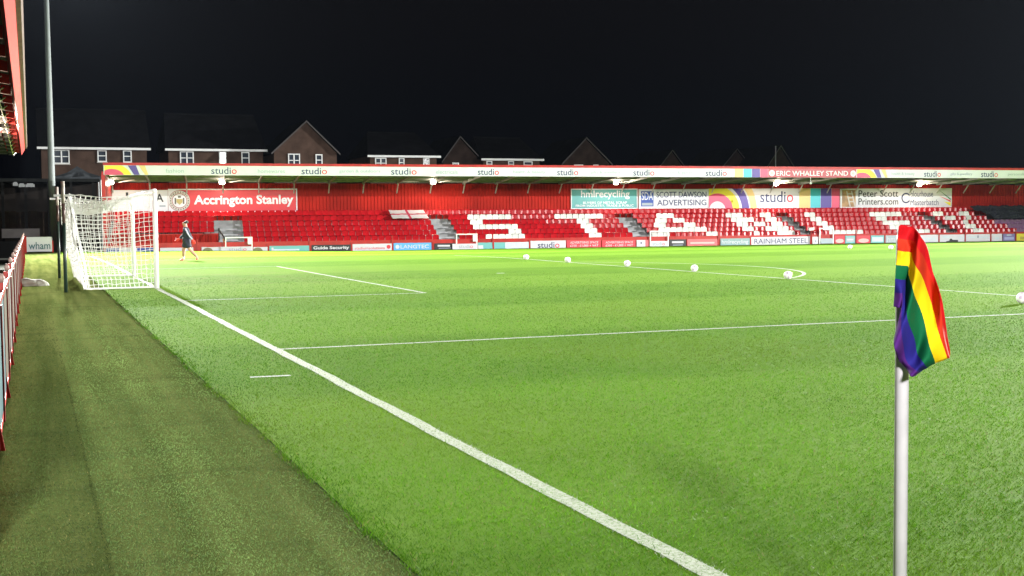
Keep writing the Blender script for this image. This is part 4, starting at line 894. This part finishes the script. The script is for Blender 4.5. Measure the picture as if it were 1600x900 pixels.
# ------------------------------------------------------------------ houses behind the stand
YH = 74.0; HB = 1.2
b = MB(); b.prism([(-60, YH-9, -0.8), (-60, YH-4, HB), (-60, 200, HB+1), (-60, 200, -0.8)], (260, 0, 0)); struct(b.build('hillside', mat('dark_earth', (0.5,0.5,0.5))))
def hx(px, y=YH): return ony(px, 240, y)
def house(label, wx0, wx1, eave_y, ridge_y, wins, gable=False, apex=None, gutter=True, yoff=0.0, hip=0.0, lit=(), depth=8.0, ap_px=None):
    Y = YH+yoff; a = ony(wx0, eave_y, Y); c_ = ony(wx1, eave_y, Y); ze = (a[2]+c_[2])/2-HB; W = c_[0]-a[0]; cx = (a[0]+c_[0])/2
    t = thing('house', label, 'house', (cx, Y, HB), 0, 'houses behind the stand'); zr_ = ony((wx0+wx1)/2, ridge_y, Y+(depth/2 if not gable else 0))[2]-HB
    BR = BRICK if 'dim' not in label and 'dark' not in label and 'low behind' not in label else mat('painted_dim_brick', (0.028, 0.019, 0.016), 0.9, 0.3, 1.2, spec=0.05)  # darker copy of the brick: weak light on these houses painted into the colour
    if gable:
        ax = (ony(ap_px, ridge_y, Y)[0]-cx) if ap_px else 0.0
        b = MB(); b.prism([(-W/2, 0, 0), (W/2, 0, 0), (W/2, 0, ze), (ax, 0, zr_), (-W/2, 0, ze)], (0, depth, 0)); b.build('wall', BR, t)
        b = MB()
        for sx in (-W/2-0.25, W/2+0.25):
            ex = ze-0.2; b.prism([(sx, -0.25, ex), (ax, -0.25, zr_+0.05), (ax, -0.25, zr_+0.2), (sx, -0.25, ex+0.16)], (0, depth+0.5, 0))
        b.build('roof', SLATE, t)
        b = MB()
        for sx in (-W/2-0.27, W/2+0.27): b.prism([(sx, -0.29, ze-0.24), (ax, -0.29, zr_-0.0), (ax, -0.29, zr_+0.14), (sx, -0.29, ze-0.08)], (0, 0.035, 0))
        b.build('barge_board', mat('barge_grey', (0.05, 0.046, 0.046), 0.7), t)
    else:
        MB().box((-W/2, 0, 0), (W/2, depth, ze)).build('wall', BRICK, t)
        b = MB(); o = 0.3; hh = hip*W/2
        A_ = [(-W/2-o, -o, ze), (W/2+o, -o, ze), (W/2+o, depth+o, ze), (-W/2-o, depth+o, ze)]; r0, r1 = (-W/2-o+hh, depth/2, zr_), (W/2+o-hh, depth/2, zr_)
        b.face([A_[0], A_[1], r1, r0]); b.face([A_[2], A_[3], r0, r1]); b.face([A_[1], A_[2], r1]); b.face([A_[3], A_[0], r0]); b.face(A_[::-1]); rf = b.build('roof', SLATE, t)
        MB().tube([(r0[0], depth/2, zr_+0.02), (r1[0], depth/2, zr_+0.02)], 0.09, 6).build('ridge_tiles', SLATE, rf)
        if gutter: MB().box((-W/2-o-0.02, -o-0.11, ze-0.17), (W/2+o+0.02, -o-0.003, ze+0.02)).build('gutter_board', UPVC, t)
    for k, (p0, p1, y0, y1) in enumerate(wins):
        q0 = ony(p0, y0, Y-0.03); q1 = ony(p1, y1, Y-0.03); xa, xb = q0[0]-cx, q1[0]-cx; zt, zb = q0[2]-HB, q1[2]-HB; zt = min(zt, ze-0.2) if not gable else zt; g = 0.09
        b = MB(); b.box((xa, -0.07, zb), (xb, -0.004, zb+g)); b.box((xa, -0.07, zt-g), (xb, -0.004, zt)); b.box((xa, -0.07, zb+g), (xa+g, -0.004, zt-g)); b.box((xb-g, -0.07, zb+g), (xb, -0.004, zt-g))
        n = 2 if (xb-xa) > 1.0 else 1
        for i in range(1, n): xm = xa+(xb-xa)*i/n; b.box((xm-g*0.6, -0.065, zb+g), (xm+g*0.6, -0.005, zt-g))
        zm = zb+(zt-zb)*0.52; fr = None
        for i in range(n): b.box((xa+(xb-xa)*i/n+g, -0.055, zm-0.035), (xa+(xb-xa)*(i+1)/n-g, -0.012, zm+0.035))
        fr = b.build('window', UPVC, t); MB().box((xa+0.02, -0.03, zb+0.02), (xb-0.02, -0.008, zt-0.02)).build('pane', LITG if k in lit else GLASS, fr)
        MB().box((xa-0.06, -0.14, zb-0.09), (xb+0.06, -0.003, zb-0.004)).build('sill', mat('sill_stone', (0.32, 0.30, 0.27)), fr)
    return t
house('brick house furthest left, partly behind the pale mast', 64, 229, 231, 172, [(83, 109, 233, 256), (152, 167, 234, 253), (192, 206, 234, 254)])
house('brick house with one bright lit window above the stand roof', 263, 411, 233.5, 180, [(281, 303, 236, 258), (342, 354, 236, 258), (377, 390, 237, 257)], lit=(1,), hip=0.1)
house('gable fronted brick house with the tallest pointed roof', 428, 526, 238, 191, [(450, 469, 240, 262), (493, 504, 241, 260)], gable=True, ap_px=478, yoff=-1.5)
house('wide brick house with hipped roof right of tallest gable', 578, 682, 243.5, 208, [(586, 604, 245, 264), (623, 632, 246, 262), (661, 671, 247, 262)], hip=0.35, yoff=1.0)
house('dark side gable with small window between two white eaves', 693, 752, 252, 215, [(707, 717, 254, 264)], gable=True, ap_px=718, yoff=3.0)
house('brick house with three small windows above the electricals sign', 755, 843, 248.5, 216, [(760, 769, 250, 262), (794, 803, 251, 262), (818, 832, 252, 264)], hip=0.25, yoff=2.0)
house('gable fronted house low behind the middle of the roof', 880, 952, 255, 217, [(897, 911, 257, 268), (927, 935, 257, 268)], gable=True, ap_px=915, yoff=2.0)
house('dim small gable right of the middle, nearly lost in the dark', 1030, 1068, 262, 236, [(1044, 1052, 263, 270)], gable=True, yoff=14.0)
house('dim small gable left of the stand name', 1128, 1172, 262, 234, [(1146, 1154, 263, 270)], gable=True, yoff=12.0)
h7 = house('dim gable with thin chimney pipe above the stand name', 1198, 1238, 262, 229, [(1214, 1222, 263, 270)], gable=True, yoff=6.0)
a = ony(1212, 240, YH+5.6); b = MB(); b.tube([(a[0]-h7.location.x, -0.4, 3.0), (a[0]-h7.location.x, -0.4, ony(1212, 228, YH+5.6)[2]-HB)], 0.06, 8); b.build('flue_pipe', STEEL, h7)

# ------------------------------------------------------------------ footballs
def ball_mesh():
    import bmesh
    bm = bmesh.new(); bmesh.ops.create_icosphere(bm, subdivisions=4, radius=0.111)
    ph = (1+5**0.5)/2; I = [Vector(v).normalized() for v in [(0, s1, s2*ph) for s1 in (-1, 1) for s2 in (-1, 1)]+[(s1, s2*ph, 0) for s1 in (-1, 1) for s2 in (-1, 1)]+[(s2*ph, 0, s1) for s1 in (-1, 1) for s2 in (-1, 1)]]
    for f in bm.faces:
        c = f.calc_center_median().normalized(); f.material_index = 1 if max(c.dot(v) for v in I) > 0.955 else 0; f.smooth = True
    me = bpy.data.meshes.new('football'); bm.to_mesh(me); bm.free(); me.materials.append(mat('ball_white', (0.82, 0.80, 0.82), 0.35)); me.materials.append(mat('ball_mauve', (0.55, 0.42, 0.58), 0.35)); return me
BM_ = ball_mesh()
for k, (px, py, where) in enumerate(((822, 406, 'leftmost and farthest of the five on the penalty area line'), (887, 410.5, 'second from the left on the penalty area line'), (980, 416.5, 'middle one of five on the penalty area line'), (1085, 424.5, 'fourth from the left on the penalty area line'), (1231, 436, 'rightmost of five, where the penalty arc meets the line'), (1597, 474.5, 'cut by the right edge of the picture'), (1328, 389, 'left one of two far balls near the boards'), (1392, 390, 'far ball just left of the corner flag'))):
    P = ground(px, py); o = link('football', BM_, None, (P[0], P[1], float(gz(P[0], P[1]))+0.111)); o.rotation_euler = (random.random()*3, random.random()*3, random.random()*3); tag(o, 'white football '+where, 'football', 'footballs on the pitch')

# ------------------------------------------------------------------ corner flag
CF = (0.02, -32.69); f = onz(1405, 1036); fx, fy = float(f[0]), float(f[1])
t = thing('corner_flag', 'white corner pole with rainbow striped flag in the right foreground', 'corner flag', (fx, fy, 0))
PR = 0.0255; top = ony(1409, 352, fy)[2]
MB().tube([(0, 0, -0.05), (0.0, 0, top-0.06), (0, 0, top-0.02)], [PR, PR, PR*0.8], 20).build('pole', mat('pole_plastic', (0.43, 0.405, 0.44), 0.45, 0.14, 7, spec=0.25), t, smooth=True)
MB().tube([(0, 0, -0.03), (0, 0, 0.03)], [0.06, 0.04], 14).build('ground_socket', DARK, t)
FC = [(0.52, 0.010, 0.015), (0.54, 0.035, 0.015), (0.70, 0.52, 0.01), (0.006, 0.115, 0.045), (0.024, 0.020, 0.20), (0.085, 0.020, 0.18)]
def cloth_mat(name, c):
    N = NT(name); N.b.inputs['Base Color'].default_value = (*c, 1); N.b.inputs['Roughness'].default_value = 0.7; N.b.inputs['Specular IOR Level'].default_value = 0.08
    d = N.n('ShaderNodeBsdfTranslucent', Color=(*c, 1)); mx = N.n('ShaderNodeMixShader'); mx.inputs[0].default_value = 0.35; N.l(N.b.outputs[0], mx.inputs[1]); N.l(d.outputs[0], mx.inputs[2]); N.l(mx.outputs[0], N.out.inputs['Surface'])
    g = N.n('ShaderNodeNewGeometry'); bp = N.n('ShaderNodeBump', Strength=0.25, Distance=0.002); N.l(N.noise(g.outputs['Position'], 25, 3), bp.inputs['Height']); N.l(bp.outputs['Normal'], N.b.inputs['Normal']); return N.m
cms = [cloth_mat('flag_%s' % n, c) for n, c in zip(('red', 'orange', 'yellow', 'green', 'blue', 'violet'), FC)]
# the cloth hangs limp: sleeve at the pole, then folds outward; outlines follow the drape at the pole's own distance
def fpt(px, py, dy): P = ony(px, py, fy+dy); return np.array([P[0]-fx, P[1]-fy, P[2]])
def loft(rows, mats_rows, name, nsub=6):
    """rows: curves from top to bottom along the cloth, each a list of points across; colours run along index 0..1"""
    b = MB(); n = len(rows); m = len(rows[0])
    def crv(i, t):
        x = t*(m-1); k = min(int(x), m-2); f_ = x-k; p0, p1, p2, p3 = rows[i][max(k-1, 0)], rows[i][k], rows[i][k+1], rows[i][min(k+2, m-1)]
        return 0.5*((2*p1)+(-p0+p2)*f_+(2*p0-5*p1+4*p2-p3)*f_**2+(-p0+3*p1-3*p2+p3)*f_**3)
    U = (m-1)*nsub; G = [[crv(i, u/U) for u in range(U+1)] for i in range(n)]
    V = (n-1)*nsub; H = []
    for v in range(V+1):
        x = v/nsub; k = min(int(x), n-2); f_ = x-k; r_ = []
        for u in range(U+1):
            p0, p1, p2, p3 = G[max(k-1, 0)][u], G[k][u], G[k+1][u], G[min(k+2, n-1)][u]
            r_.append(0.5*((2*p1)+(-p0+p2)*f_+(2*p0-5*p1+4*p2-p3)*f_**2+(-p0+3*p1-3*p2+p3)*f_**3))
        H.append(r_)
    base = len(b.v)
    for v, r_ in enumerate(H):      # creases of limp cloth
        for u, p in enumerate(r_):
            a, c = v/V, u/U; w_ = min(1, a*4); b.v.append((p[0], p[1]+w_*(0.0035*math.sin(27*a+9*c)+0.0025*math.sin(17*a-20*c+1)+0.0012*math.sin(45*c+12*a)), p[2]))
    for v in range(V):
        for u in range(U):
            b.f.append((base+v*(U+1)+u, base+v*(U+1)+u+1, base+(v+1)*(U+1)+u+1, base+(v+1)*(U+1)+u)); b.mi.append(mats_rows(v/nsub, (u+0.5)/U))
    o = b.build(name, cms, t, smooth=True); md = o.modifiers.new('Solid', 'SOLIDIFY'); md.thickness = 0.0016; return o
# stripes run from the hoist (row 0) out to the fly (last row); columns are stripe boundaries red..violet
hoist = [(1405, 353), (1403, 372), (1402, 391), (1400, 414), (1399, 435), (1397.5, 457), (1396, 479)]
r1 = [(1412, 352), (1412, 374), (1411.5, 393), (1410, 415), (1408, 437), (1406, 458), (1404, 481)]
r2 = [(1420, 353), (1421, 375), (1421, 394), (1419.5, 417), (1416, 440), (1412, 461), (1408, 484)]
r3 = [(1428, 356), (1427.5, 378), (1426, 399), (1421, 432), (1415, 466), (1407, 492), (1399, 520)]
r4 = [(1438, 368), (1436, 390), (1432, 418), (1426, 455), (1418, 495), (1409, 523), (1398.5, 545)]
r5 = [(1447, 384), (1447, 408), (1444, 440), (1437, 478), (1426, 524), (1413, 549), (1403, 560)]
r6 = [(1458, 420), (1459, 442), (1456, 478), (1446, 514), (1434, 550), (1421, 570), (1414, 575)]
r7 = [(1470, 468), (1471, 490), (1468, 520), (1455, 548), (1442, 566), (1432, 580), (1424, 588)]
r8 = [(1480, 520), (1485, 556), (1479, 560), (1462, 568), (1449, 575), (1438, 582), (1427, 588)]
dep = [-0.044, -0.050, -0.046, -0.062, -0.115, -0.072, -0.060, -0.115, -0.066]
rows = [[fpt(x, y_, dv+0.012*math.sin(j*1.3+i*0.9)+0.010*math.sin(j*2.9-i*1.7)-(0.024 if j >= 5 and i in (1, 2, 3, 4) else 0.0)) for j, (x, y_) in enumerate(r)] for i, (r, dv) in enumerate(zip((hoist, r1, r2, r3, r4, r5, r6, r7, r8), dep))]
loft(rows, lambda v, u: min(5, int(u*6)), 'flag_cloth')
b = MB(); b.tube([fpt(1404, 545, -0.035), fpt(1404, 553, -0.04)], 0.006, 6); b.build('tie', DARK, t)

# ------------------------------------------------------------------ goalkeeper
SKIN = mat('skin', (0.36, 0.20, 0.14), 0.5); KIT = mat('navy_kit', (0.012, 0.016, 0.035), 0.7, 0.2, 6); SOCK = mat('white_sock', (0.7, 0.7, 0.7), 0.8); GLV = mat('red_glove', (0.62, 0.04, 0.03), 0.6); HAIR = mat('dark_hair', (0.02, 0.014, 0.01), 0.7); BOOT = mat('pink_boot', (0.70, 0.18, 0.16), 0.4); PALEP = mat('sleeve_stripe', (0.50, 0.52, 0.66), 0.7)
P = ground(293, 407.5); gk = thing('person', 'goalkeeper in dark navy kit and red gloves walking left near the far goal area', 'person', (P[0], P[1], float(gz(P[0], P[1]))), math.radians(168)); gk.scale = (1.14, 1.14, 0.98)
# local axes: +x = walking direction, +y = his left
hipL, hipR = (0, 0.09, 0.93), (0, -0.09, 0.93)
body = [(0, 0, 0.98), (0.01, 0, 1.15), (0.02, 0, 1.36), (0.03, 0, 1.48), (0.05, 0, 1.55), (0.07, 0, 1.64), (0.07, 0, 1.74), (0.16, 0, 1.63)]
E = [(0, 1), (1, 2), (2, 3), (3, 4), (4, 5), (5, 6), (5, 7)]; Rr = [(0.15, 0.12), (0.15, 0.12), (0.18, 0.13), (0.09, 0.08), 0.062, 0.095, 0.085, 0.022]
def chain(start, pts, rr):
    prev = start
    for p_, r_ in zip(pts, rr): body.append(p_); Rr.append(r_); E.append((prev, len(body)-1)); prev = len(body)-1
    return prev
legF = [(0.02, -0.10, 0.90), (0.14, -0.10, 0.50), (0.15, -0.10, 0.30), (0.16, -0.10, 0.09), (0.27, -0.11, 0.035)]
legB = [(0.0, 0.10, 0.90), (-0.10, 0.10, 0.50), (-0.26, 0.10, 0.30), (-0.38, 0.10, 0.15), (-0.34, 0.11, 0.035)]
armF = [(0.02, -0.21, 1.42), (0.12, -0.26, 1.16), (0.30, -0.24, 0.98), (0.36, -0.23, 0.94)]
armB = [(0.02, 0.21, 1.42), (-0.10, 0.27, 1.16), (-0.22, 0.27, 0.94), (-0.25, 0.27, 0.87)]
for L_ in (legF, legB): chain(0, L_, [0.105, 0.072, 0.07, 0.046, 0.04])
for L_ in (armF, armB): chain(2, L_, [0.07, 0.052, 0.04, 0.036])
skin('body', body, E, Rr, SKIN, gk)
skin('shirt', [(0, 0, 0.82), (0.01, 0, 1.12), (0.02, 0, 1.36), (0.03, 0, 1.485)]+armF[:3]+armB[:3], [(0, 1), (1, 2), (2, 3), (2, 4), (4, 5), (5, 6), (2, 7), (7, 8), (8, 9)], [(0.20, 0.17), (0.20, 0.165), (0.23, 0.175), (0.10, 0.10), 0.105, 0.084, 0.064, 0.105, 0.084, 0.064], KIT, gk)
skin('shorts', [(0, 0, 1.08), (0, 0, 0.90), (0.04, -0.10, 0.84), (0.12, -0.10, 0.56), (-0.01, 0.10, 0.84), (-0.09, 0.10, 0.56)], [(0, 1), (1, 2), (2, 3), (1, 4), (4, 5)], [(0.19, 0.155), (0.20, 0.165), 0.14, 0.125, 0.14, 0.125], KIT, gk)
def seg(name, a, c_, ra, rb, m): return skin(name, [a, tuple((np.array(a)+np.array(c_))/2), c_], [(0, 1), (1, 2)], [ra, (ra+rb)/2, rb], m, gk)
seg('sock', legF[2], (0.16, -0.10, 0.07), 0.064, 0.05, SOCK); seg('sock', (-0.31, 0.10, 0.24), (-0.385, 0.10, 0.13), 0.055, 0.048, SOCK)
skin('boot', [(0.13, -0.10, 0.045), (0.22, -0.105, 0.045), (0.31, -0.11, 0.035)], [(0, 1), (1, 2)], [0.048, 0.046, 0.035], BOOT, gk); skin('boot', [(-0.40, 0.10, 0.14), (-0.36, 0.105, 0.08), (-0.32, 0.11, 0.03)], [(0, 1), (1, 2)], [0.048, 0.046, 0.035], BOOT, gk)
skin('hair', [(0.02, 0, 1.64), (0.025, 0, 1.72), (0.065, 0, 1.77)], [(0, 1), (1, 2)], [0.10, 0.125, 0.11], HAIR, gk)
for sy, L_ in ((-1, armF), (1, armB)):
    a, c_ = np.array(L_[2]), np.array(L_[3]); dr = (c_-a)/np.linalg.norm(c_-a); sd = np.cross(dr, (0, sy, 0)); sd /= np.linalg.norm(sd)
    V = [a-dr*0.05, a+dr*0.03, a+dr*0.10]; EE = [(0, 1), (1, 2)]; RR = [0.046, 0.045, (0.056, 0.034)]
    for q, ln in zip((-1.5, -0.5, 0.5, 1.5), (0.075, 0.092, 0.088, 0.068)):
        V += [a+dr*0.13+sd*q*0.026, a+dr*(0.13+ln*0.55)+sd*q*0.030+np.array((0, -sy*0.012, 0)), a+dr*(0.13+ln)+sd*q*0.031+np.array((0, -sy*0.035, 0))]; n = len(V); EE += [(2, n-3), (n-3, n-2), (n-2, n-1)]; RR += [0.015, 0.014, 0.012]
    V += [a+dr*0.075-sd*0.055, a+dr*0.12-sd*0.085]; n = len(V); EE += [(1, n-2), (n-2, n-1)]; RR += [0.018, 0.014]
    skin('glove', V, EE, RR, GLV, gk, 1)
pth = [np.array(armB[0])+(0, 0.10, 0.03), np.array(armB[1])+(0, 0.082, 0), np.array(armB[2])+(0, 0.066, 0.02)]
b = MB()
for p0, p1 in zip(pth[:-1], pth[1:]): b.prism([p0+(-0.03, 0, 0), p0+(0.03, 0, 0), p1+(0.026, 0, 0), p1+(-0.026, 0, 0)], (0, 0.008, 0))
b.build('sleeve_stripe', PALEP, gk)
for sy in (-0.032, 0.032):
    MB().tube([(0.138, sy, 1.652), (0.150, sy, 1.652)], 0.013, 8).build('eye', mat('eye_dark', (0.03, 0.02, 0.02)), gk); MB().tube([(0.07, sy*2.7, 1.625), (0.065, sy*2.95, 1.65), (0.07, sy*2.75, 1.675)], 0.014, 6).build('ear', SKIN, gk)
MB().box((0.140, -0.028, 1.588), (0.148, 0.028, 1.598)).build('mouth', mat('lip', (0.30, 0.12, 0.10)), gk)

make_texts()

# ------------------------------------------------------------------ damp night air lit by the floodlights
hm = bpy.data.materials.new('night_haze'); hm.use_nodes = True; hn = hm.node_tree
hn.nodes.remove(hn.nodes['Principled BSDF']); pv = hn.nodes.new('ShaderNodeVolumePrincipled')
pv.inputs['Color'].default_value = (0.66, 0.80, 1.0, 1); pv.inputs['Density'].default_value = 0.000015; pv.inputs['Anisotropy'].default_value = 0.45
hn.links.new(pv.outputs[0], hn.nodes['Material Output'].inputs['Volume'])
stuff(MB().box((-430, -430, -1.8), (430, 430, 24.0)).build('haze', hm))
